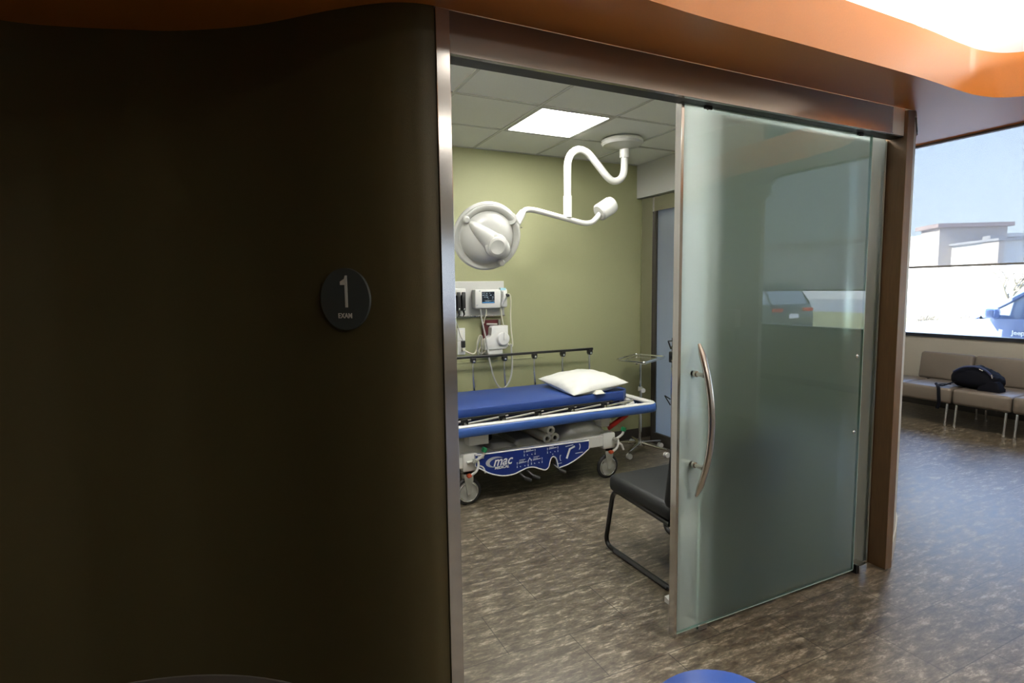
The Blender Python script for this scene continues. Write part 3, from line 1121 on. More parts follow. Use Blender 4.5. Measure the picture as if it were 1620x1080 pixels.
# underside blocks
for (x0, x1) in ((1.411, 1.566), (2.548, 2.652)):
    bm = B(); prism(bm, [(x0, 0.540), (x1, 0.540), (x1 - (0.0 if x0 < 2 else 0.018), 0.440), (x0 + (0.0 if x0 < 2 else 0.018), 0.440)], 'y', 3.66, 3.76, bev=0.004)
    obj('underside_block', bm, m_wpl, bed)
for x in (1.65, 2.42):
    bm = B(); cyl(bm, (x, 3.98, 0.32), (x, 3.98, 0.56), 0.055, 20); cyl(bm, (x, 3.98, 0.32), (x, 3.98, 0.46), 0.075, 20)
    obj('lift_column', bm, m_blackp, bed, smooth=True)

# moulded base shell
bm = B()
NX, NY = 60, 24
X0, X1, Y0, Y1 = 1.22, 2.72, 3.66, 4.30


def hdeck(x, y):
    def sst(t):
        t = max(0, min(1, t)); return t * t * (3 - 2 * t)
    v = (y - Y0) / (Y1 - Y0)
    side = sst(v / 0.22) * sst((1 - v) / 0.22)
    hump = sst((x - 2.20) / 0.16) * sst((2.72 - x) / 0.20) + sst((x - 1.22) / 0.05) * sst((1.58 - x) / 0.12)
    return 0.365 + 0.115 * hump * side - 0.06 * sst((x - 2.62) / 0.10) * (1 - side * 0.4)


gt = [[bm.verts.new((X0 + (X1 - X0) * i / NX, Y0 + (Y1 - Y0) * j / NY, hdeck(X0 + (X1 - X0) * i / NX, Y0 + (Y1 - Y0) * j / NY))) for j in range(NY + 1)] for i in range(NX + 1)]
gb = [[bm.verts.new((v.co.x, v.co.y, 0.285)) for v in row] for row in gt]
for i in range(NX):
    for j in range(NY):
        bm.faces.new((gt[i][j], gt[i + 1][j], gt[i + 1][j + 1], gt[i][j + 1]))
        bm.faces.new((gb[i][j], gb[i][j + 1], gb[i + 1][j + 1], gb[i + 1][j]))
for i in range(NX):
    for j in (0, NY):
        bm.faces.new((gt[i][j], gt[i + 1][j], gb[i + 1][j], gb[i][j]))
for j in range(NY):
    for i in (0, NX):
        bm.faces.new((gt[i][j], gt[i][j + 1], gb[i][j + 1], gb[i][j]))
obj('base_shell', bm, m_wpl, bed, smooth=True)

sk = [(1.446, 0.378), (2.418, 0.358), (2.418, 0.291)]
sk += [(p.x, p.z) for p in catmull([(2.418, 0, 0.291), (2.336, 0, 0.240), (2.234, 0, 0.197), (2.134, 0, 0.177)], 5)[1:]]
arch = catmull([(2.134, 0, 0.177), (2.128, 0, 0.222), (2.115, 0, 0.258), (2.092, 0, 0.275), (2.070, 0, 0.262), (2.058, 0, 0.225), (2.048, 0, 0.196), (2.019, 0, 0.181), (1.975, 0, 0.195), (1.920, 0, 0.218), (1.865, 0, 0.221),
                (1.804, 0, 0.205), (1.749, 0, 0.190), (1.659, 0, 0.192), (1.563, 0, 0.224), (1.500, 0, 0.262), (1.444, 0, 0.297)], 4)
sk += [(p.x, p.z) for p in arch[1:]]
bm = B(); prism(bm, sk, 'y', 3.628, 3.66)
skirt = obj('side_panel', bm, m_skirt, bed)
bm = B()
P = [(x, 3.630, z) for x, z in sk]
tube(bm, P, 0.0055, 6, closed=True)
tr_ = obj('panel_trim', bm, m_print, skirt)
# second panel on the wall side
bm = B(); prism(bm, sk, 'y', 4.30, 4.33)
obj('side_panel', bm, m_skirt, bed)
# printing
yp = 3.6275
bm = B()
ring = [(1.6 + 0.075 * math.cos(2 * PI * k / 40), 0.306 + 0.040 * math.sin(2 * PI * k / 40)) for k in range(40)]
prism(bm, ring, 'y', yp - 0.0006, yp, mi=1)
ringi = [(1.626 + 0.070 * math.cos(2 * PI * k / 40), 0.300 + 0.033 * math.sin(2 * PI * k / 40)) for k in range(40)]
prism(bm, ringi, 'y', yp - 0.0012, yp - 0.0007, mi=2)
text_bm(bm, 'mac', 0.098, FRONT((1.658, yp - 0.0022, 0.305)), shear=0.35, offset=0.0012, xscale=0.95)
text_bm(bm, 'MEDICAL', 0.028, FRONT((1.652, yp - 0.0022, 0.259)), shear=0.2, offset=0.0008, xscale=1.0)
obj('logo', bm, [m_print, m_swoosh, m_skirt], skirt)
bm = B()


def seg(x0, z0, x1, z1, w_=0.004):
    d = Vector((x1 - x0, z1 - z0)); n_ = Vector((-d.y, d.x)).normalized() * w_ / 2
    prism(bm, [(x0 + n_.x, z0 + n_.y), (x1 + n_.x, z1 + n_.y), (x1 - n_.x, z1 - n_.y), (x0 - n_.x, z0 - n_.y)], 'y', yp - 0.0015, yp)


def icon(cx, cz):
    seg(cx - 0.034, cz + 0.012, cx + 0.034, cz + 0.016, 0.005)
    seg(cx - 0.030, cz + 0.022, cx + 0.010, cz + 0.024, 0.003)
    seg(cx - 0.022, cz - 0.012, cx - 0.016, cz - 0.018, 0.006)
    seg(cx + 0.016, cz - 0.012, cx + 0.022, cz - 0.018, 0.006)
    for s_ in (-1, 1):
        for q in (-1, 1):
            seg(cx + s_ * 0.046, cz + q * 0.004, cx + s_ * 0.046, cz + q * 0.020, 0.004)
            seg(cx + s_ * 0.043, cz + q * 0.016, cx + s_ * 0.046, cz + q * 0.021, 0.0035)
            seg(cx + s_ * 0.049, cz + q * 0.016, cx + s_ * 0.046, cz + q * 0.021, 0.0035)
    seg(cx - 0.028, cz + 0.034, cx + 0.022, cz + 0.035, 0.0035)


for q_ in ((1.885, 0.335), (1.825, 0.255), (1.945, 0.262), (2.085, 0.328)):
    bm = B(); icon(*q_)
    obj('pictogram', bm, m_print, skirt)
bm = B()
seg(1.872, 0.272, 1.885, 0.296, 0.005); seg(1.885, 0.296, 1.898, 0.272, 0.005)
obj('tick_mark', bm, m_print, skirt)
bm = B(); seg(2.085, 0.300, 2.085, 0.290, 0.005)
obj('tick_mark', bm, m_print, skirt)
bm = B()
# pedal pictogram and arrows
seg(2.210, 0.242, 2.240, 0.318, 0.016); seg(2.232, 0.312, 2.285, 0.330, 0.014); seg(2.20, 0.338, 2.27, 0.344, 0.005)
obj('pictogram', bm, m_print, skirt)
for cx, cz, s_ in ((2.165, 0.255, 1), (2.318, 0.322, -1)):
    bm = B()
    pa = [(cx + s_ * -0.016 * math.cos(t_), cz + 0.026 * math.sin(t_)) for t_ in [(-1.1 + 2.2 * i / 6) for i in range(7)]]
    for a, b in zip(pa, pa[1:]): seg(a[0], a[1], b[0], b[1], 0.006)
    seg(pa[-1][0], pa[-1][1], pa[-1][0] - s_ * 0.010, pa[-1][1] - 0.008, 0.005)
    obj('arrow_mark', bm, m_print, skirt)
bm = B()
seg(2.125, 0.212, 2.165, 0.214, 0.004)
obj('caption_mark', bm, m_print, skirt)
bm = B(); seg(2.29, 0.272, 2.36, 0.273, 0.004)
obj('pictogram', bm, m_print, skirt)
bm = B(); seg(1.463, 0.358, 1.512, 0.357, 0.024)
obj('rating_plate', bm, m_swoosh, skirt)
# foot levers under the panel
for x, z in ((1.80, 0.182), (1.87, 0.187), (2.10, 0.198)):
    bm = B(); tube(bm, fillet([(x - 0.01, 3.72, z + 0.03), (x, 3.64, z + 0.01), (x + 0.03, 3.585, z - 0.028), (x + 0.06, 3.575, z - 0.040)], 0.02), 0.009, 10)
    pd = obj('foot_lever', bm, m_blackp, bed, smooth=True)
    bm = B(); tube(bm, [(x + 0.022, 3.592, z - 0.022), (x + 0.068, 3.574, z - 0.044)], 0.015, 12)
    obj('lever_grip', bm, m_black, pd, smooth=True)


def caster(x, y, side):
    bm = B()
    sgn = 1 if side == 'r' else -1
    box(bm, x - 0.05 - (0.02 if sgn > 0 else 0), x + 0.05 + (0.02 if sgn < 0 else 0), y - 0.045, y + 0.045, 0.255, 0.39, 0.018)
    cs = obj('caster_housing', bm, m_wpl, bed, smooth=True)
    bm = B()
    for s_ in (-1, 1):
        prism(bm, [(x - 0.045, 0.27), (x + 0.03, 0.27), (x + 0.035, 0.19), (x + 0.015, 0.085), (x - 0.012, 0.08), (x - 0.02, 0.13)], 'y', y + s_ * 0.026 - 0.004, y + s_ * 0.026 + 0.004)
    box(bm, x - 0.04, x + 0.03, y - 0.03, y + 0.03, 0.235, 0.262)
    obj('caster_fork', bm, m_gwheel, cs)
    bm = B()
    for s_ in (-1, 1):
        pass
    lathe(bm, [(0.0, -0.021), (0.012, -0.023), (0.02, -0.018), (0.063, -0.012), (0.067, -0.012), (0.0785, -0.013), (0.0785, 0.013), (0.067, 0.012), (0.063, 0.012), (0.02, 0.018), (0.0, 0.021)], (x, y, 0.098), (0, 1, 0), 40)
    wh = obj('wheel', bm, m_gwheel, cs, smooth=True)
    bm = B()
    for yy_ in (-0.017, 0.017):
        tube(bm, [(x + 0.070 * math.cos(2 * PI * k / 40), y + yy_, 0.098 + 0.070 * math.sin(2 * PI * k / 40)) for k in range(40)], 0.0042, 6, closed=True)
    obj('wheel_rim', bm, m_chrome, wh, smooth=True)
    bm = B()
    P = [(x + 0.084 * math.cos(2 * PI * k / 40), y, 0.098 + 0.084 * math.sin(2 * PI * k / 40)) for k in range(40)]
    tube(bm, P, 0.016, 10, closed=True, flat=(0.85, 1.15))
    obj('tyre', bm, m_black, cs, smooth=True)
    # brake pedals
    bm = B()
    fy = y - 0.055 if y < 4 else y + 0.055
    tube(bm, fillet([(x + 0.02 * sgn, fy, 0.33), (x + 0.06 * 1, fy - 0.01, 0.345), (x + 0.10, fy - 0.02, 0.375), (x + 0.105, fy - 0.02, 0.405)], 0.03), [0.010] * 23 if False else 0.010, 10)
    tube(bm, fillet([(x + 0.06, fy, 0.345), (x + 0.065, fy - 0.01, 0.30), (x + 0.045, fy - 0.015, 0.26), (x + 0.0, fy - 0.01, 0.235)], 0.03), 0.009, 10)
    tube(bm, fillet([(x + 0.06, fy, 0.30), (x + 0.10, fy, 0.285), (x + 0.12, fy, 0.235)], 0.02), 0.009, 10)
    bk = obj('brake_lever', bm, m_wpl, cs, smooth=True)
    bm = B(); obox(bm, (x + 0.106, fy - 0.02, 0.412), 0.030, 0.04, 0.036, Matrix.Rotation(0.3, 3, 'Y'), 0.008)
    obj('brake_pedal', bm, m_green, cs); 
    bm = B(); obox(bm, (x - 0.012, fy - 0.012, 0.236), 0.034, 0.036, 0.024, Matrix.Rotation(-0.3, 3, 'Y'), 0.008)
    obj('steer_pedal', bm, m_orng, cs)
    bm = B(); cyl(bm, (x + 0.03, fy + 0.005, 0.335), (x + 0.03, fy - 0.02, 0.335), 0.016, 14); cyl(bm, (x + 0.03, fy - 0.02, 0.335), (x + 0.03, fy - 0.026, 0.335), 0.007, 10)
    obj('lever_hub', bm, m_gwheel, cs, smooth=True)


caster(2.64, 3.69, 'r'); caster(1.405, 3.69, 'l'); caster(2.64, 4.28, 'r'); caster(1.405, 4.28, 'l')
# red release handle
bm = B()
obox(bm, (2.775, 3.73, 0.448), 0.225, 0.020, 0.034, Matrix.Rotation(-0.46, 3, 'Y'), 0.008)
obox(bm, (2.792, 3.76, 0.452), 0.225, 0.016, 0.026, Matrix.Rotation(-0.46, 3, 'Y'), 0.007)
obj('release_handle', bm, m_red, bed, smooth=True)
bm = B(); tube(bm, [(2.86, 3.74, 0.49), (2.90, 3.74, 0.52), (2.90, 3.74, 0.57)], 0.009, 8)
obj('handle_bracket', bm, m_chrome, bed)

# paper rolls on the base
rolls = [(2.078, 0.400, 'left one of the bottom two'), (2.150, 0.400, 'right one of the bottom two'), (2.112, 0.461, 'one on top')]
for i, (x, z, s_) in enumerate(rolls):
    t = thing('paper_roll', (x, 3.95, z), 'white exam paper roll under the stretcher, the ' + s_, 'paper roll', 'paper rolls on the stretcher base')
    bm = B(); lathe(bm, [(0.017, 0), (0.035, 0.0), (0.035, 0.50), (0.017, 0.50), (0.017, 0.0)], (x, 3.70, z), (0, 1, 0), 28, cap=False)
    bmesh.ops.remove_doubles(bm, verts=bm.verts[:], dist=1e-5)
    obj('paper', bm, m_paper, t, smooth=True)
    bm = B(); lathe(bm, [(0.0, 0.02), (0.0165, 0.02), (0.0165, 0.48), (0.0, 0.48)], (x, 3.70, z), (0, 1, 0), 20)
    obj('core', bm, m_blackp, t, smooth=True)


def crumple(bm, x0, x1, y0, y1, z0, th, amp, nx=16, ny=12, seed=0, rot=0.0):
    rnd = random.Random(seed)
    cx, cy_ = (x0 + x1) / 2, (y0 + y1) / 2
    ph = [(rnd.uniform(8, 30), rnd.uniform(8, 30), rnd.uniform(0, 6)) for _ in range(4)]
    def hh(x, y):
        return sum(math.sin(a * x + b * y + c) for a, b, c in ph) / 4 * amp
    top, bot = [], []
    for i in range(nx + 1):
        rt, rb = [], []
        for j in range(ny + 1):
            x = x0 + (x1 - x0) * i / nx; y = y0 + (y1 - y0) * j / ny
            e = min(i, nx - i, 2) / 2 * min(j, ny - j, 2) / 2
            X_ = cx + (x - cx) * math.cos(rot) - (y - cy_) * math.sin(rot)
            Y_ = cy_ + (x - cx) * math.sin(rot) + (y - cy_) * math.cos(rot)
            rt.append(bm.verts.new((X_, Y_, z0 + th * (0.45 + 0.55 * e) + (hh(x, y) + amp) * e)))
            rb.append(bm.verts.new((X_, Y_, z0)))
        top.append(rt); bot.append(rb)
    for i in range(nx):
        for j in range(ny):
            bm.faces.new((top[i][j], top[i + 1][j], top[i + 1][j + 1], top[i][j + 1]))
            bm.faces.new((bot[i][j], bot[i][j + 1], bot[i + 1][j + 1], bot[i + 1][j]))
    for i in range(nx):
        for j in (0, ny):
            bm.faces.new((top[i][j], top[i + 1][j], bot[i + 1][j], bot[i][j]))
    for j in range(ny):
        for i in (0, nx):
            bm.faces.new((top[i][j], top[i][j + 1], bot[i][j + 1], bot[i][j]))
    return bm


m_linen = mat('grey_linen', (0.36, 0.36, 0.34), 0.6, noise=0.15, nscale=18, bump=0.5, bscale=40)
bm = B(); crumple(bm, 1.60, 1.80, 3.72, 4.12, 0.366, 0.022, 0.007, seed=2, rot=0.12)
tag(obj('linen_pack', bm, m_linen, smooth=True), 'flat grey folded pack on the stretcher base, nearest the left wheel', 'folded linen', 'folded packs on the stretcher base')
bm = B(); crumple(bm, 1.83, 2.02, 3.70, 4.10, 0.366, 0.030, 0.006, seed=5, rot=-0.06)
tag(obj('linen_pack', bm, m_linen, smooth=True), 'pale folded pack on the stretcher base, left of the three paper rolls', 'folded linen', 'folded packs on the stretcher base')
bm = B(); crumple(bm, 2.19, 2.29, 3.76, 4.02, 0.366, 0.020, 0.003, seed=7)
tag(obj('linen_pack', bm, m_paper, smooth=True), 'small white folded pack on the stretcher base, right of the paper rolls', 'folded linen', 'folded packs on the stretcher base')

# pillow
bm = B()
pil = thing('pillow', (2.52, 4.0, 0.716), 'white pillow lying on the blue stretcher mattress', 'pillow')
n = 36
L_, W_, H_ = 0.54, 0.56, 0.085
ra = 0.02
tv, bv = [], []
rnd = random.Random(9)
for i in range(n + 1):
    a, b = [], []
    for j in range(n + 1):
        u = 2 * i / n - 1; v = 2 * j / n - 1
        e = max(0.0, (1 - abs(u) ** 2.3)) ** 0.55 * max(0.0, (1 - abs(v) ** 2.3)) ** 0.55
        pin = 1 - 0.09 * (1 - abs(u)) * abs(v) ** 3
        pin2 = 1 - 0.09 * (1 - abs(v)) * abs(u) ** 3
        x = u * L_ / 2 * pin2; y = v * W_ / 2 * pin
        wr = 0.004 * math.sin(22 * u + 9 * v * v) * (abs(v) ** 2) + 0.004 * math.sin(19 * v + 7 * u) * abs(u) ** 2 + 0.003 * math.sin(8 * u - 11 * v)
        X_ = 2.555 + x * math.cos(ra) - y * math.sin(ra)
        Y_ = 3.935 + x * math.sin(ra) + y * math.cos(ra)
        zt = 0.772 + 0.018 * u + 0.018 * v - 0.010 * u * v + 0.004 * abs(u) * abs(v)
        a.append(bm.verts.new((X_, Y_, zt + H_ * e + wr * e)))
        b.append(bm.verts.new((X_, Y_, max(0.7165, zt - 0.075 * e - 0.002))))
    tv.append(a); bv.append(b)
for i in range(n):
    for j in range(n):
        bm.faces.new((tv[i][j], tv[i + 1][j], tv[i + 1][j + 1], tv[i][j + 1]))
        bm.faces.new((bv[i][j], bv[i][j + 1], bv[i + 1][j + 1], bv[i + 1][j]))
for i in range(n):
    for j in (0, n):
        bm.faces.new((tv[i][j], tv[i + 1][j], bv[i + 1][j], bv[i][j]))
        bm.faces.new((tv[j][i], tv[j][i + 1], bv[j][i + 1], bv[j][i]))
obj('pillow_cover', bm, m_pillow, pil, smooth=True)
bm = B(); crumple(bm, 2.49, 2.59, 3.640, 3.70, 0.7185, 0.006, 0.012, 8, 6, seed=3, rot=0.1)
obj('care_tag', bm, m_paper, pil, smooth=True)

# ------------------------------------------------------------------ wall equipment
YB = 4.546
board = thing('headwall_board', (1.85, YB, 1.33), 'pale grey rectangular equipment board fixed to the olive wall', 'wall board')
bm = B(); box(bm, 1.42, 2.11, 4.525, YB, 1.335, 1.637, 0.003)
obj('panel', bm, m_board, board)
bm = B(); box(bm, 1.42, 2.113, 4.519, 4.535, 1.325, 1.336, 0.002)
obj('lower_lip', bm, m_steel, board)

mon = thing('vital_signs_monitor', (1.96, 4.50, 1.39), 'white vital signs monitor with small dark screen on the grey board', 'medical monitor')
bm = B()
box(bm, 1.795, 2.045, 4.44, 4.524, 1.400, 1.565, 0.014)
body = obj('monitor_body', bm, m_wpl, mon, smooth=True)
bm = B(); box(bm, 2.038, 2.105, 4.435, 4.524, 1.405, 1.572, 0.018)
obj('probe_holder', bm, m_wpl, mon, smooth=True)
bm = B(); box(bm, 1.858, 1.978, 4.4385, 4.441, 1.445, 1.545, 0.001)
scr = obj('screen', bm, m_screen, mon)
bm = B()
rnd = random.Random(3)
for r_ in range(5):
    x = 1.865
    z = 1.534 - r_ * 0.0165
    while x < 1.968:
        wd = rnd.uniform(0.005, 0.016)
        if rnd.random() < 0.65:
            box(bm, x, min(x + wd, 1.972), 4.4378, 4.4384, z - rnd.uniform(0.002, 0.006), z)
        x += wd + 0.004
obj('readout', bm, m_scrtext, scr)
bm = B(); box(bm, 1.862, 1.974, 4.4378, 4.4384, 1.448, 1.455)
obj('status_bar', bm, m_scrblue, scr)
bm = B(); box(bm, 2.035, 2.085, 4.440, 4.470, 1.5725, 1.576); box(bm, 2.035, 2.085, 4.433, 4.437, 1.556, 1.574)
obj('blue_sticker', bm, m_lblue, mon)
bm = B()
tube(bm, [(2.055, 4.425, 1.545), (2.062, 4.415, 1.50), (2.048, 4.42, 1.46), (2.035, 4.425, 1.43)], [0.012, 0.017, 0.012, 0.006], 12)
obj('thermometer_probe', bm, m_wpl, mon, smooth=True)
bm = B(); cyl(bm, (2.085, 4.425, 1.515), (2.098, 4.405, 1.508), 0.013, 12)
obj('probe_knob', bm, m_blackp, mon)
for x, z in ((1.813, 1.43), (1.84, 1.552)):
    bm = B(); lathe(bm, [(0.007, 0), (0.007, 0.003), (0, 0.004)], (x, 4.4395, z), (0, -1, 0), 12)
    obj('button', bm, m_swoosh, mon)

# otoscope handles in a black cradle
oto = thing('otoscope_set', (1.69, 4.50, 1.37), 'black otoscope handles hanging in a cradle at the left of the grey board', 'otoscope')
bm = B(); box(bm, 1.55, 1.722, 4.465, 4.524, 1.515, 1.575, 0.006)
obj('cradle', bm, m_wpl, oto, smooth=True)
for x in (1.61, 1.655, 1.70):
    bm = B(); box(bm, x - 0.017, x + 0.017, 4.455, 4.50, 1.385, 1.545, 0.006)
    hd = obj('handle', bm, m_blackp, oto, smooth=True)
    bm = B(); lathe(bm, [(0.009, 0.0), (0.009, 0.006), (0, 0.009)], (x, 4.455, 1.395), (0, -1, 0), 12)
    obj('button', bm, m_chrome, hd, smooth=True)
    bm = B(); tube(bm, [(x, 4.475, 1.385), (x + 0.006, 4.472, 1.355), (x - 0.004, 4.474, 1.335)], [0.010, 0.008, 0.004], 10)
    obj('tip', bm, m_blackp, hd, smooth=True)

# cuff basket below
cb_ = thing('cuff_holder', (2.0, 4.50, 0.99), 'white plastic holder with a round dial in front of a maroon box', 'blood pressure cuff holder')
bm = B()
pts = [(1.880, 1.040), (2.075, 1.040), (2.100, 1.060), (2.100, 1.245), (1.955, 1.245), (1.940, 1.23), (1.940, 1.165), (1.925, 1.150), (1.893, 1.135), (1.880, 1.120)]
prism(bm, pts, 'y', 4.43, 4.50, bev=0.004)
obj('holder_shell', bm, m_wpl, cb_, smooth=True)
bm = B(); lathe(bm, [(0.058, 0.0), (0.058, 0.018), (0.050, 0.026), (0.0, 0.030)], (2.047, 4.430, 1.130), (0, -1, 0), 36)
obj('dial', bm, m_wpl, cb_, smooth=True)
bm = B(); obox(bm, (2.047, 4.396, 1.155), 0.010, 0.010, 0.07, bev=0.003)
obj('dial_grip', bm, m_wpl, cb_)
bm = B(); box(bm, 1.905, 2.05, 4.44, 4.53, 0.995, 1.040, 0.004)
obj('lower_tray', bm, m_wpl, cb_)
bm = B(); box(bm, 1.892, 2.065, 4.503, 4.545, 1.115, 1.296, 0.003)
obj('maroon_box', bm, m_maroon, cb_)
bm = B(); tube(bm, [(1.92, 4.49, 1.26), (2.02, 4.49, 1.255)], 0.008, 8); box(bm, 2.035, 2.052, 4.485, 4.50, 1.24, 1.296)
obj('pen', bm, m_gcable, cb_)

# outlet plates, charger
for z0, z1, lb in ((1.122, 1.232, 'white wall outlet plate, upper of two beside the jamb'), (1.0, 1.118, 'white wall outlet plate, lower of two beside the jamb')):
    t = thing('wall_outlet', (1.70, 4.54, z0), lb, 'wall outlet')
    bm = B(); box(bm, 1.662, 1.734, 4.538, YB, z0, z1, 0.002)
    obj('plate', bm, m_wpl, t)
    zc = (z0 + z1) / 2
    bm = B(); box(bm, 1.682, 1.714, 4.5355, 4.5385, zc - 0.036, zc + 0.036, 0.001)
    obj('socket', bm, m_paper, t)
bm = B(); box(bm, 1.690, 1.726, 4.505, 4.5365, 1.062, 1.122, 0.007)
tag(obj('power_adapter', bm, m_blackp, smooth=True), 'small black power adapter plugged into the wall outlet', 'power adapter')
bm = B(); box(bm, 1.694, 1.72, 4.500, 4.5365, 1.030, 1.056, 0.005)
tag(obj('power_plug', bm, m_cable, smooth=True), 'white plug in the outlet below the black adapter', 'plug')


def cable(name, pts, r, m, label, cat='cable'):
    bm = B(); tube(bm, catmull(pts, 8), r, 8)
    return tag(obj(name, bm, m, smooth=True), label, cat)


cable('cable', [(1.62, 4.485, 1.33), (1.655, 4.50, 1.25), (1.675, 4.505, 1.18), (1.70, 4.505, 1.125)], 0.0035, m_gcable, 'thin grey cord from the otoscope handles down to the black adapter')
cable('cable', [(1.715, 4.49, 1.035), (1.75, 4.47, 1.015), (1.79, 4.47, 1.01), (1.815, 4.475, 1.05), (1.825, 4.475, 1.12), (1.845, 4.47, 1.165), (1.868, 4.47, 1.15), (1.86, 4.47, 1.08), (1.835, 4.47, 1.03), (1.86, 4.47, 1.005), (1.90, 4.47, 1.03)], 0.006, m_cable, 'bundled white cord between the outlet and the cuff holder')
cable('cable', [(1.83, 4.475, 0.985), (1.815, 4.46, 1.06), (1.835, 4.455, 1.13), (1.862, 4.46, 1.16), (1.85, 4.46, 1.10), (1.86, 4.46, 1.04), (1.85, 4.47, 0.99)], 0.005, m_gcable, 'dark looped cord hanging left of the cuff holder')
cable('pressure_hose', [(1.852, 4.46, 1.405), (1.855, 4.44, 1.30), (1.875, 4.41, 1.15), (1.89, 4.39, 1.00), (1.905, 4.36, 0.87), (1.935, 4.34, 0.76), (1.985, 4.34, 0.705), (2.035, 4.345, 0.72), (2.085, 4.36, 0.79), (2.112, 4.38, 0.90), (2.125, 4.42, 1.03), (2.13, 4.425, 1.075)], 0.0075, m_gcable, 'grey blood pressure hose looping down from the monitor behind the mattress', 'hose')
cable('sensor_cable', [(2.125, 4.43, 1.08), (2.112, 4.44, 1.07), (2.09, 4.45, 1.12), (2.07, 4.45, 1.22), (2.05, 4.45, 1.32), (2.045, 4.46, 1.40)], 0.0055, m_cable, 'cream cable dropping from the underside of the monitor to a low loop')
cable('coiled_cable', [(2.10, 4.43, 1.52), (2.122, 4.43, 1.515), (2.130, 4.43, 1.46), (2.128, 4.435, 1.34), (2.135, 4.44, 1.20), (2.148, 4.44, 1.08), (2.140, 4.445, 1.055), (2.128, 4.44, 1.075)], 0.0065, m_cable, 'cream probe cable hanging from the right side of the monitor')
cable('sensor_cable', [(1.905, 4.46, 1.405), (1.903, 4.45, 1.36), (1.89, 4.46, 1.31), (1.885, 4.47, 1.27)], 0.005, m_cable, 'short cream cable under the middle of the monitor')

# ------------------------------------------------------------------ instrument stand
ms = thing('instrument_stand', (3.38, 4.2, 0), 'chrome wheeled instrument stand with square tray in the corner', 'tray stand')
bm = B()
lathe(bm, [(0.0, 0.045), (0.045, 0.045), (0.05, 0.07), (0.035, 0.10), (0.0, 0.105)], (3.36, 4.17, 0), (0, 0, 1), 24)
hub = obj('base_hub', bm, m_nickel, ms, smooth=True)
for k in range(5):
    a = math.radians(213 + 72 * k)
    R_ = 0.30 if k not in (2, 3) else 0.24
    e = Vector((3.36 + R_ * math.cos(a), 4.17 + R_ * math.sin(a), 0.072))
    bm = B(); tube(bm, [(3.36, 4.17, 0.085), e], [0.020, 0.012], 10, flat=(0.7, 1.1))
    lg = obj('leg', bm, m_nickel, ms, smooth=True)
    bm = B()
    cyl(bm, e, e + Vector((0, 0, -0.03)), 0.006, 8)
    for s_ in (-1, 1):
        lathe(bm, [(0, -0.008), (0.024, -0.008), (0.026, 0), (0.024, 0.008), (0, 0.008)], e + Vector((0.0, s_ * 0.012, -0.045)), (0, 1, 0), 18, mi=1)
    obj('caster', bm, [m_chrome, m_wpl], lg, smooth=True)
bm = B(); cyl(bm, (3.36, 4.17, 0.10), (3.36, 4.17, 0.60), 0.0155, 16); cyl(bm, (3.36, 4.17, 0.60), (3.36, 4.17, 0.88), 0.011, 16)
obj('pole', bm, m_chrome, ms, smooth=True)
bm = B(); cyl(bm, (3.36, 4.15, 0.60), (3.34, 4.10, 0.60), 0.022, 16); cyl(bm, (3.36, 4.17, 0.585), (3.36, 4.17, 0.625), 0.02, 16)
obj('height_knob', bm, m_wpl, ms, smooth=True)
TC = [(3.11, 4.19), (3.46, 4.44), (3.58, 4.16), (3.14, 3.86)]
TC = [(3.09, 4.17), (3.50, 4.42), (3.60, 4.10), (3.16, 3.86)]
bm = B()
P = fillet([(TC[0][0], TC[0][1], 0.905)] + [(x, y, 0.905) for x, y in TC[1:]] + [(TC[0][0], TC[0][1], 0.905)], 0.03)[:-1]
tube(bm, P, 0.008, 8, closed=True)
obj('tray_rim', bm, m_chrome, ms, smooth=True)
bm = B(); prism(bm, [(x * 0.96 + 3.34 * 0.04, y * 0.96 + 4.14 * 0.04) for x, y in TC], 'z', 0.886, 0.891)
obj('tray', bm, m_chrome, ms)
bm = B(); tube(bm, [(3.22, 4.05, 0.872), (3.36, 4.17, 0.872), (3.50, 4.22, 0.872)], 0.011, 8)
obj('tray_support', bm, m_blackm, ms)

# clamp and strap seen past the door edge
t = thing('clamp_pole', (2.62, 3.0, 0.0), 'slim pole with black and silver clamps showing past the glass door edge', 'equipment pole')
px, py = 2.615, 2.90
bm = B(); tube(bm, [(px, py, 0.03), (px, py, 1.22)], 0.011, 10)
obj('pole', bm, m_hem, t, smooth=True)
bm = B(); lathe(bm, [(0, 0), (0.16, 0), (0.16, 0.012), (0.03, 0.03), (0, 0.03)], (px, py, 0), (0, 0, 1), 28)
obj('foot_plate', bm, m_blackm, t, smooth=True)
for z, w_ in ((1.125, 0.03), (1.10, 0.024)):
    bm = B(); obox(bm, (px - 0.018, py - 0.02, z - 0.02), 0.045, 0.04, 0.05, bev=0.006)
    obj('clamp', bm, m_blackm, t)
bm = B(); tube(bm, fillet([(px - 0.045, py, 1.20), (px + 0.01, py, 1.20), (px - 0.02, py, 1.145), (px - 0.045, py, 1.20)], 0.006), 0.005, 8)
obj('hook', bm, m_blackm, t)
bm = B(); cyl(bm, (px - 0.03, py - 0.05, 1.07), (px - 0.03, py - 0.03, 1.07), 0.012, 12); box(bm, px - 0.028, px - 0.012, py - 0.03, py - 0.01, 0.82, 1.02, 0.003)
obj('bracket', bm, m_chrome, t)
bm = B(); tube(bm, fillet([(px - 0.02, py, 0.80), (px - 0.07, py, 0.83), (px - 0.02, py, 0.76)], 0.006), 0.004, 8)
obj('lower_hook', bm, m_blackm, t)

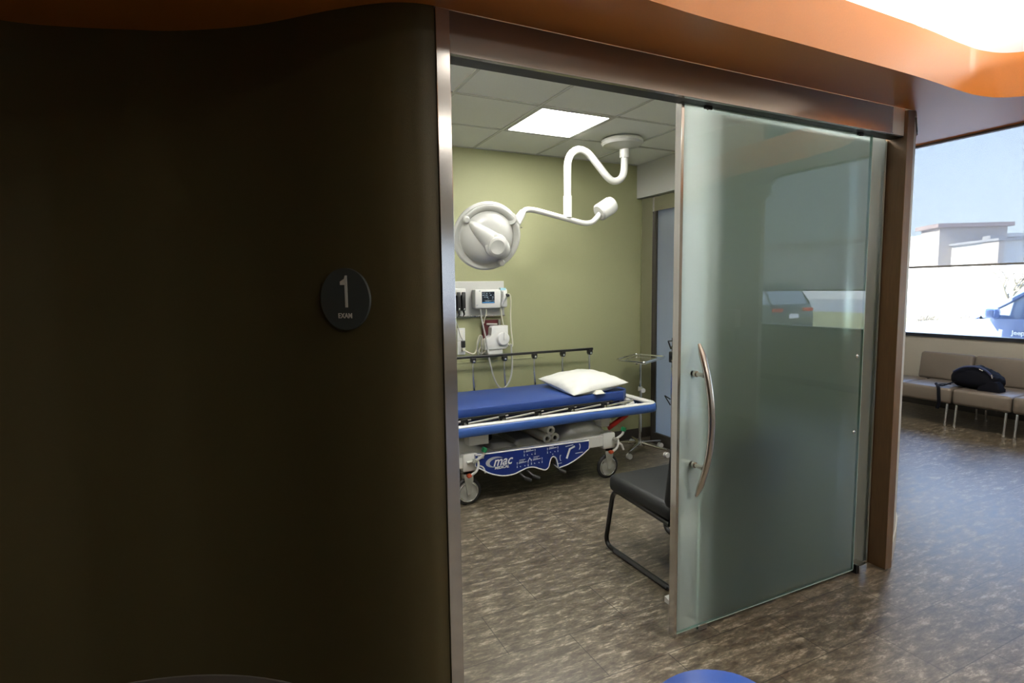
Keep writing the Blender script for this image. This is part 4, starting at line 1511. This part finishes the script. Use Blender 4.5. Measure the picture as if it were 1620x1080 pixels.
# ------------------------------------------------------------------ black chair behind the door
ch = thing('guest_chair', (2.13, 2.35, 0), 'black sled-base chair with padded vinyl seat just inside the doorway', 'chair')
for x in (1.905, 2.36):
    bm = B()
    P = fillet([(x, 2.07, 0.378), (x, 2.60, 0.385), (x, 2.66, 0.02), (x, 2.03, 0.02), (x, 2.03, 0.72)], 0.06, 8)
    P = fillet([(x, 2.12, 0.355), (x, 2.60, 0.385), (x, 2.68, 0.016), (x, 2.02, 0.016), (x, 2.05, 0.60)], 0.07, 8)
    tube(bm, P, 0.0145, 12)
    fr_ = obj('sled_frame', bm, m_blackm, ch, smooth=True)
    bm = B(); tube(bm, [(x, 2.12, 0.014), (x, 2.58, 0.014)], 0.019, 12, flat=(0.7, 1))
    obj('floor_glide', bm, m_black, fr_, smooth=True)
bm = B(); cyl(bm, (1.905, 2.16, 0.357), (2.36, 2.16, 0.357), 0.012, 10); cyl(bm, (1.905, 2.5, 0.375), (2.36, 2.5, 0.375), 0.012, 10)
obj('cross_bar', bm, m_blackm, ch, smooth=True)
bm = B(); box(bm, 1.875, 2.39, 2.085, 2.62, 0.375, 0.468, 0.034, seg=5)
for v in bm.verts:
    if v.co.z > 0.44:
        v.co.z += 0.010 * (1 - ((v.co.x - 2.13) / 0.26) ** 2) * 1.0 + 0.02 * (v.co.y - 2.35)
obj('seat', bm, m_leather, ch, smooth=True)
bm = B(); box(bm, 1.84, 2.40, -0.035, 0.035, -0.24, 0.22, 0.033, seg=4)
xf(bm, bm.verts[:], Matrix.Translation((0, 2.045, 0.70)) @ Matrix.Rotation(math.radians(8), 4, 'X'))
obj('backrest', bm, m_leather, ch, smooth=True)
bm = B(); lathe(bm, [(0.009, 0), (0.009, 0.004), (0, 0.007)], (1.890, 2.05, 0.575), (-1, 0, 0), 12)
obj('bolt', bm, m_chrome, ch)

# ------------------------------------------------------------------ waiting bench
be = thing('waiting_bench', (7.2, 2.6, 0), 'long taupe vinyl waiting bench on chrome legs under the window', 'bench')
ys = [3.81, 3.28, 2.755, 2.23, 1.70, 1.18]
ys = [4.34] + ys
for a, b in zip(ys, ys[1:]):
    bm = B(); box(bm, 6.865, 7.50, b + 0.004, a - 0.004, 0.255, 0.425, 0.035, seg=4)
    obj('seat', bm, m_taupe, be, smooth=True)
yb = [3.98, 3.41, 2.84, 2.27, 1.70, 1.18]
for a, b in zip(yb, yb[1:]):
    bm = B(); box(bm, -0.045, 0.045, b + 0.004, a - 0.004, -0.165, 0.165, 0.032, seg=4)
    xf(bm, bm.verts[:], Matrix.Translation((7.60, 0, 0.565)) @ Matrix.Rotation(math.radians(9), 4, 'Y'))
    obj('backrest', bm, m_taupe, be, smooth=True)
bm = B(); box(bm, 7.46, 7.50, 1.2, 3.9, 0.36, 0.42); box(bm, 6.95, 7.0, 1.2, 4.3, 0.235, 0.256); box(bm, 7.4, 7.45, 1.2, 4.3, 0.235, 0.256)
for y in (3.9, 3.41, 2.84, 2.27, 1.7): box(bm, 7.50, 7.585, y - 0.03, y + 0.03, 0.37, 0.42)
obj('under_frame', bm, m_blackm, be)
for yc in (3.28, 2.755, 2.23, 1.70):
    for dy in (0.045, -0.045):
        bm = B(); tube(bm, fillet([(6.90, yc + dy, 0.25), (6.87, yc + dy, 0.0), (6.95, yc + dy, 0.0)], 0.001)[:-2], 0.013, 12)
        cyl(bm, (6.87, yc + dy, 0.0), (6.87, yc + dy, 0.012), 0.019, 12)
        obj('leg', bm, m_chrome, be, smooth=True)
        bm = B(); cyl(bm, (7.50, yc + dy, 0.25), (7.52, yc + dy, 0.0), 0.011, 12)
        cyl(bm, (7.52, yc + dy, 0.0), (7.52, yc + dy, 0.012), 0.017, 12)
        obj('leg', bm, m_chrome, be, smooth=True)
bm = B(); cyl(bm, (7.46, 4.12, 0.25), (7.40, 4.12, 0.0), 0.011, 12); cyl(bm, (6.90, 4.25, 0.25), (6.88, 4.25, 0.0), 0.012, 12)
obj('leg', bm, m_chrome, be, smooth=True)

# backpack
bp_ = thing('backpack', (7.12, 3.18, 0.427), 'dark navy backpack lying on the taupe bench with a strap hanging down', 'backpack')
bm = B()
bmesh.ops.create_uvsphere(bm, u_segments=36, v_segments=22, radius=1)
for v in bm.verts:
    x, y, z = v.co
    sy = abs(y) ** 0.75 * (1 if y > 0 else -1); sz = abs(z) ** 0.8 * (1 if z > 0 else -1); sx_ = abs(x) ** 0.8 * (1 if x > 0 else -1)
    zz = 0.125 + 0.125 * sz
    yy = sy * 0.235
    zz *= 1 - 0.30 * max(0, -sy) - 0.20 * max(0, sy)
    zz += 0.006 * math.sin(24 * y + 9 * x) + 0.004 * math.sin(31 * x + 13 * z)
    v.co = Vector((7.13 + sx_ * 0.14 * (1 - 0.15 * sz), 3.165 + yy, 0.427 + max(0.0, zz)))
obj('bag_body', bm, m_bag, bp_, smooth=True)
bm = B(); crumple(bm, 6.99, 7.12, 2.91, 3.10, 0.427, 0.07, 0.02, seed=8)
obj('front_pocket', bm, m_bag, bp_, smooth=True)
m_navyb = mat('navy_nylon_trim', (0.012, 0.02, 0.07), 0.45, bump=0.3)
bm = B(); tube(bm, catmull([(6.985, 3.33, 0.60), (7.0, 3.25, 0.655), (7.02, 3.15, 0.672), (7.02, 3.05, 0.645), (7.01, 2.98, 0.58)], 6), 0.011, 8)
obj('zip_piping', bm, m_navyb, bp_, smooth=True)
bm = B(); cyl(bm, (6.98, 3.09, 0.655), (6.985, 3.06, 0.64), 0.006, 8); cyl(bm, (6.97, 2.975, 0.61), (6.965, 2.965, 0.575), 0.006, 8)
obj('zip_pull', bm, m_chrome, bp_)
bm = B()
tube(bm, catmull([(7.03, 3.37, 0.45), (6.96, 3.42, 0.450), (6.90, 3.43, 0.440), (6.855, 3.40, 0.42), (6.848, 3.39, 0.34), (6.85, 3.385, 0.25), (6.85, 3.40, 0.19)], 6), 0.016, 8, flat=(0.3, 1.0))
tube(bm, catmull([(7.05, 3.30, 0.50), (6.95, 3.34, 0.47), (6.90, 3.38, 0.445), (6.93, 3.45, 0.44), (7.0, 3.50, 0.445)], 6), 0.014, 8, flat=(0.4, 1.0))
obj('strap', bm, m_bag, bp_, smooth=True)

# ------------------------------------------------------------------ near foreground
tb = thing('round_table', (-0.364, 0.747, 0), 'dark round table top with thin pale edge at the bottom left', 'table')
bm = B(); lathe(bm, [(0, 0.722), (0.596, 0.722), (0.596, 0.75), (0, 0.75)], (-0.364, 0.747, 0), (0, 0, 1), 96)
tt = obj('table_top', bm, m_table, tb)
bm = B()
P = [(-0.364 + 0.598 * math.cos(2 * PI * k / 96), 0.747 + 0.598 * math.sin(2 * PI * k / 96), 0.7495) for k in range(96)]
tube(bm, P, 0.0022, 6, closed=True)
obj('edge_band', bm, m_edge, tb)
bm = B(); lathe(bm, [(0, 0), (0.26, 0), (0.26, 0.015), (0.05, 0.04), (0.04, 0.70), (0.12, 0.722), (0, 0.722)], (-0.364, 0.747, 0), (0, 0, 1), 40)
obj('pedestal', bm, m_blackm, tb, smooth=True)

bc = thing('plastic_chair', (0.62, 0.42, 0), 'blue moulded plastic chair, its rounded back top showing at the bottom edge', 'chair')
cx0, cy0 = 0.785, 0.735
dirx = Vector((0.42, -0.30, 0)).normalized()   # along the back
nrm_ = Vector((0.30, 0.42, 0)).normalized()   # pushes away from camera
bm = B()
out_ = [(-0.17, 0.40), (0.17, 0.40)] + [(0.17 * abs(math.cos(a)) ** 0.9 * (1 if math.cos(a) > 0 else -1), 0.615 + 0.20 * math.sin(a)) for a in [PI * k / 40 for k in range(41)]]
prism(bm, out_, 'y', -0.032, 0.022, bev=0.016)
mb = Matrix((dirx, nrm_, Vector((0, 0, 1)))).transposed().to_4x4()
mb.translation = Vector((cx0, cy0, 0))
xf(bm, bm.verts[:], mb @ Matrix.Translation((0, 0, 0.815)) @ Matrix.Rotation(-0.16, 4, 'X') @ Matrix.Translation((0, 0, -0.815)))
obj('backrest', bm, m_bluep, bc, smooth=True)
sc_ = Vector((cx0, cy0, 0)) - nrm_ * 0.29
bm = B(); obox(bm, (sc_.x, sc_.y, 0.405), 0.38, 0.38, 0.03, Matrix.Rotation(math.atan2(dirx.y, dirx.x), 3, 'Z'), 0.014)
obj('seat', bm, m_bluep, bc, smooth=True)
for a in (-1, 1):
    for b in (-1, 1):
        q = sc_ + dirx * a * 0.16 + nrm_ * b * 0.16
        q2 = sc_ + dirx * a * 0.19 + nrm_ * b * 0.19
        bm = B(); cyl(bm, (q.x, q.y, 0.395), (q2.x, q2.y, 0.0), 0.012, 12)
        obj('leg', bm, m_chrome, bc, smooth=True)

# dispensers on the dividing wall (they show as a reflection in the door)
wd_n = Vector((-0.9921, 0.1257, 0))
def on_div(y, off=0.0):
    t_ = (y + 0.93) / (-3.85 + 0.93)
    return Vector((5.35 + (4.98 - 5.35) * t_, y, 0)) + wd_n * off
dd = frame_m(on_div(-1.27, 0.0) + Vector((0, 0, 1.13)), (0.1257, 0.9921, 0), (0, 0, 1))
t = thing('towel_dispenser', dd.translation, 'white towel dispenser mirrored in the glass door beside the handle', 'dispenser')
bm = B(); box(bm, -0.12, 0.12, -0.06, 0.16, 0.0, 0.12, 0.02); xf(bm, bm.verts[:], dd @ Matrix.Diagonal((1, 1, -1, 1)))
obj('cover', bm, m_lamp, t, smooth=True)
bm = B(); box(bm, -0.10, 0.10, -0.25, -0.08, 0.0, 0.10, 0.015); xf(bm, bm.verts[:], dd @ Matrix.Diagonal((1, 1, -1, 1)))
obj('lower_bin', bm, m_chrome, t, smooth=True)

# ------------------------------------------------------------------ outdoors
m_asph = mat('pale_asphalt', (0.42, 0.42, 0.42), 0.85, noise=0.12, nscale=3, bump=0.2, bscale=80)
m_conc = mat('concrete_kerb', (0.70, 0.69, 0.66), 0.8, noise=0.08, nscale=5)
m_grass = mat('dry_grass', (0.34, 0.33, 0.16), 0.9, noise=0.35, nscale=2.5, bump=0.8, bscale=30)
m_wallw = mat('white_stucco', (0.82, 0.81, 0.79), 0.8, noise=0.03, nscale=2)
m_walls = mat('tan_stucco', (0.62, 0.55, 0.50), 0.8, noise=0.05, nscale=2)
m_roofc = mat('red_coping', (0.46, 0.36, 0.34), 0.7)
m_grayb = mat('grey_stucco', (0.40, 0.40, 0.42), 0.8)
m_twig = mat('bare_twigs', (0.22, 0.19, 0.17), 0.9, noise=0.3)
bm = B(); box(bm, 8.03, 300, -200, 200, -0.30, -0.06); box(bm, -60, 8.03, -200, -7.11, -0.30, -0.06)
struct('ground', bm, m_asph)
bm = B(); box(bm, 17.5, 18.0, -30, 60, -0.06, 0.10); box(bm, 18.0, 30.0, -30, 60, -0.06, 0.06, mi=1)
tag(obj('verge', bm, [m_conc, m_grass]), None, None, kind='structure')
bm = B(); box(bm, 8.03, 8.6, -7, 6, -0.06, 0.02)
struct('pavement', bm, m_conc)

bd = thing('commercial_building', (60, 30, -0.06), 'pale flat-roofed building with a square corner tower beyond the parking lot', 'building')
tw = [(60.0, 31.2), (58.5, 29.3), (61.6, 27.0), (63.5, 29.6)]


def slab(pts, z0, z1, m, name, par, mi=None):
    bm = B(); prism(bm, pts, 'z', z0, z1)
    return obj(name, bm, m, par)


# tower: corner (nearest viewer) with a tan face to the left and a grey face to the right
T0 = Vector((58.0, 29.4)); dl = Vector((0.55, 0.83)).normalized(); dr = Vector((0.83, -0.55)).normalized()
def quad(c, a, b, la, lb):
    return [tuple(c), tuple(c + a * la), tuple(c + a * la + b * lb), tuple(c + b * lb)]


tow = slab(quad(T0, dl, dr, 2.9, 5.6), -0.06, 6.7, m_walls, 'tower', bd)
slab(quad(T0 - dl * 0.35 - dr * 0.35, dl, dr, 3.6, 6.3), 6.7, 7.05, m_roofc, 'tower_coping', bd)
slab(quad(T0 + dl * 2.9, dl, dr, 22, 14), -0.06, 6.3, m_wallw, 'left_wing', bd)
T1 = T0 + dr * 5.6
# the right wing: long white wall stepping out, then a return in shade
W0 = Vector((55.6, 23.8))
slab(quad(W0, dl, dr, 7.2, 26), -0.06, 5.0, m_wallw, 'right_wing', bd)
slab(quad(W0 - dl * 0.12 - dr * 0.12, dl, dr, 1.9, 0.4), -0.06, 4.95, m_walls, 'corner_pier', bd)
slab(quad(W0 - dl * 0.25 - dr * 0.25, dl, dr, 7.7, 26.5), 5.0, 5.2, m_grayb, 'parapet', bd)
for k in range(2):
    c = W0 + dr * (2 + k * 3) + dl * (4.2 + 1.6 * k)
    slab(quad(c, dl, dr, 1.0, 1.2), 5.2, 5.75, m_grayb, 'rooftop_unit', bd)
c = W0 + dr * 4.5 - dl * 0.08
slab(quad(c, dr, dl, 6.5, 0.1), 2.6, 4.0, m_grayb, 'wall_sign_band', bd)

bd2 = thing('low_building', (70, -70, -0.06), 'long low pale building across the street, mirrored in the glass door', 'building')
slab([(60, -75), (64, -28), (74, -28), (70, -75)], -0.06, 6.5, m_wallw, 'walls', bd2)
slab([(59.6, -75.5), (63.6, -27.5), (74.5, -27.5), (70.5, -75.5)], 6.5, 6.9, m_roofc, 'roof_edge', bd2)


def bush(x, y, r, hgt, seed, label):
    rnd = random.Random(seed)
    bm = B()
    for k in range(90):
        a = rnd.uniform(0, 2 * PI); tilt = rnd.uniform(0.1, 1.15)
        ln = rnd.uniform(0.6, 1.0)
        e = Vector((x + r * ln * math.sin(tilt) * math.cos(a), y + r * ln * math.sin(tilt) * math.sin(a), 0.05 + hgt * ln * math.cos(tilt) + 0.1))
        mid = Vector((x, y, 0.05)).lerp(e, 0.5) + Vector((rnd.uniform(-.05, .05), rnd.uniform(-.05, .05), 0.08))
        tube(bm, [(x, y, 0.03), mid, e], [0.012, 0.008, 0.003], 4)
        for q in range(3):
            e2 = mid.lerp(e, rnd.uniform(0.2, 0.8)) ; e3 = e2 + Vector((rnd.uniform(-.2, .2), rnd.uniform(-.2, .2), rnd.uniform(0.02, .2)))
            tube(bm, [e2, e3], [0.006, 0.002], 3)
    tag(obj('shrub', bm, m_twig), label, 'shrub', 'bare shrubs along the verge')


bush(19.0, 9.95, 0.75, 0.62, 1, 'bare brown shrub outside the window, nearest the wooden post')
bush(19.0, 8.75, 0.75, 0.62, 2, 'bare brown shrub outside the window, nearest the car mirror')
# bare tree
rnd = random.Random(12)
bm = B()
def branch(p, d, ln, r, depth):
    e = p + d * ln
    tube(bm, [p, p.lerp(e, 0.5) + Vector((rnd.uniform(-.03, .03), rnd.uniform(-.03, .03), 0)) * ln, e], [r, r * 0.8, r * 0.6], 5)
    if depth == 0: return
    for k in range(4 if depth > 2 else 3):
        nd = (d + Vector((rnd.uniform(-.7, .7), rnd.uniform(-.7, .7), rnd.uniform(-.2, .5)))).normalized()
        branch(p.lerp(e, rnd.uniform(0.55, 1.0)), nd, ln * rnd.uniform(0.6, 0.8), r * 0.55, depth - 1)
branch(Vector((28, 11.6, -0.06)), Vector((0, 0, 1)), 1.2, 0.09, 4)
tag(obj('bare_tree', bm, m_twig), 'small leafless tree beyond the parked car', 'tree')
bm = B(); cyl(bm, (17.0, 9.15, -0.06), (17.0, 9.15, 0.85), 0.06, 12)
tag(obj('bollard', bm, m_wallw), 'short pale bollard between the two bare shrubs', 'bollard')


def car(loc, rot, paint, label, badge=None):
    t = thing('car', loc, label, 'car')
    R = Matrix.Translation(loc) @ Matrix.Rotation(rot, 4, 'Z')
    # local: length along +x (front at +x), width y, ground z=0
    W2 = 0.92
    def put(bm): xf(bm, bm.verts[:], R); return bm
    side = [(-2.25, 0.45), (-2.30, 0.70), (-2.27, 1.00), (-2.20, 1.12), (-1.2, 1.14), (0.9, 1.12), (1.05, 1.10), (1.75, 1.04), (2.15, 0.95), (2.28, 0.80), (2.30, 0.50), (2.20, 0.36)]
    def arc(cx):
        return [(cx + 0.40 * math.cos(a), 0.36 + 0.40 * math.sin(a)) for a in [math.radians(d) for d in range(0, 181, 18)]]
    low = arc(1.42) + [(0.9, 0.30), (-0.85, 0.30)] + arc(-1.40)
    pts = side + low
    bm = B(); prism(bm, pts, 'y', -W2, W2, bev=0.03)
    for v in bm.verts:
        k = max(0, v.co.x - 1.2) / 1.1
        v.co.y *= 1 - 0.16 * k * k - (0.04 if v.co.z > 0.95 else 0)
    obj('body', put(bm), paint, t, smooth=True)
    cab = [(-2.18, 1.12), (-2.05, 1.40), (-1.85, 1.66), (-1.6, 1.72), (-0.2, 1.74), (0.25, 1.66), (0.75, 1.34), (1.05, 1.11)]
    bm = B(); prism(bm, cab, 'y', -0.78, 0.78)
    for v in bm.verts:
        v.co.y *= 1.06 - 0.16 * (v.co.z - 1.12) / 0.6
    obj('windows', put(bm), m_cglass, t)
    bm = B()
    for s_ in (-1, 1):
        for a, b in (((1.08, 1.10), (0.22, 1.68)), ((-0.35, 1.12), (-0.35, 1.70)), ((-1.45, 1.12), (-1.35, 1.68)), ((-2.22, 1.12), (-1.85, 1.66)), ((0.25, 1.68), (-1.85, 1.70))):
            def yy(z): return s_ * 0.78 * (1.06 - 0.16 * (z - 1.12) / 0.6) + s_ * 0.005
            tube(bm, [(a[0], yy(a[1]), a[1]), (b[0], yy(b[1]), b[1])], 0.032, 6)
    prism(bm, [(0.18, 1.69), (-0.2, 1.755), (-1.6, 1.74), (-1.88, 1.66)], 'y', -0.70, 0.70)
    obj('roof_pillars', put(bm), paint, t, smooth=True)
    for cx in (1.42, -1.40):
        for s_ in (-1, 1):
            bm = B(); lathe(bm, [(0.0, -0.09), (0.22, -0.09), (0.24, -0.105), (0.335, -0.105), (0.35, -0.08), (0.35, 0.08), (0.335, 0.105), (0.24, 0.105), (0, 0.09)], (cx, s_ * 0.82, 0.35), (0, 1, 0), 32)
            wl = obj('wheel', put(bm), m_black, t, smooth=True)
            bm = B()
            lathe(bm, [(0.0, 0.0), (0.06, 0.0), (0.06, 0.014), (0, 0.014)], (cx, s_ * 0.90, 0.35), (0, s_, 0), 16)
            for k in range(5):
                a = 2 * PI * k / 5
                tube(bm, [(cx, s_ * 0.918, 0.35), (cx + 0.215 * math.cos(a), s_ * 0.918, 0.35 + 0.215 * math.sin(a))], 0.022, 6)
            tube(bm, [(cx + 0.225 * math.cos(2 * PI * k / 24), s_ * 0.918, 0.35 + 0.225 * math.sin(2 * PI * k / 24)) for k in range(24)], 0.013, 6, closed=True)
            obj('wheel_rim', put(bm), m_chrome, wl, smooth=True)
    for s_ in (-1, 1):
        bm = B(); box(bm, 0.70, 0.86, s_ * 1.02 - 0.10, s_ * 1.02 + 0.10, 1.13, 1.27, 0.035, seg=3); cyl(bm, (0.80, s_ * 0.86, 1.12), (0.78, s_ * 0.98, 1.16), 0.02, 8)
        mm = obj('wing_mirror', put(bm), paint, t, smooth=True)
        bm = B(); box(bm, 0.855, 0.868, s_ * 1.02 - 0.11, s_ * 1.02 + 0.11, 1.12, 1.165, 0.01)
        obj('mirror_trim', put(bm), m_blackp, mm)
    bm = B(); box(bm, 2.285, 2.31, -0.75, -0.45, 0.72, 0.86, 0.01); box(bm, 2.285, 2.31, 0.45, 0.75, 0.72, 0.86, 0.01)
    obj('headlamps', put(bm), m_chrome, t)
    bm = B(); box(bm, -2.315, -2.27, -0.86, -0.45, 0.92, 1.02, 0.01); box(bm, -2.315, -2.27, 0.45, 0.86, 0.92, 1.02, 0.01)
    obj('tail_lamps', put(bm), m_red, t)
    bm = B(); box(bm, -2.325, -2.30, -0.2, 0.2, 0.74, 0.86, 0.005)
    obj('number_plate', put(bm), m_print, t)
    bm = B(); box(bm, -2.36, -2.26, -0.80, 0.80, 0.42, 0.60, 0.03)
    obj('bumper', put(bm), m_blackp, t, smooth=True)
    if badge:
        bm = B()
        s_, bx, bz = badge
        text_bm(bm, 'Jeep', 0.085, R @ frame_m((bx, s_ * (W2 + 0.004), bz), (-s_, 0, 0), (0, 0, 1)), extrude=0.003, offset=0.003)
        obj('badge', bm, m_chrome, t)


m_cglass = mat('car_glass', (0.16, 0.19, 0.25), 0.05, spec=0.8)
m_carblue = mat('silver_blue_paint', (0.24, 0.29, 0.46), 0.22, 0.3, coat=0.8)
m_cardark = mat('dark_grey_paint', (0.03, 0.035, 0.04), 0.22, 0.2, coat=0.8)
car((10.45, 3.30, -0.06), PI / 2, m_carblue, 'blue car parked just outside the window above the bench', badge=(1, 0.50, 0.935))
car((13.4, -9.0, -0.06), -PI / 2 - 0.05, m_cardark, 'dark car in the parking lot, mirrored in the glass door')
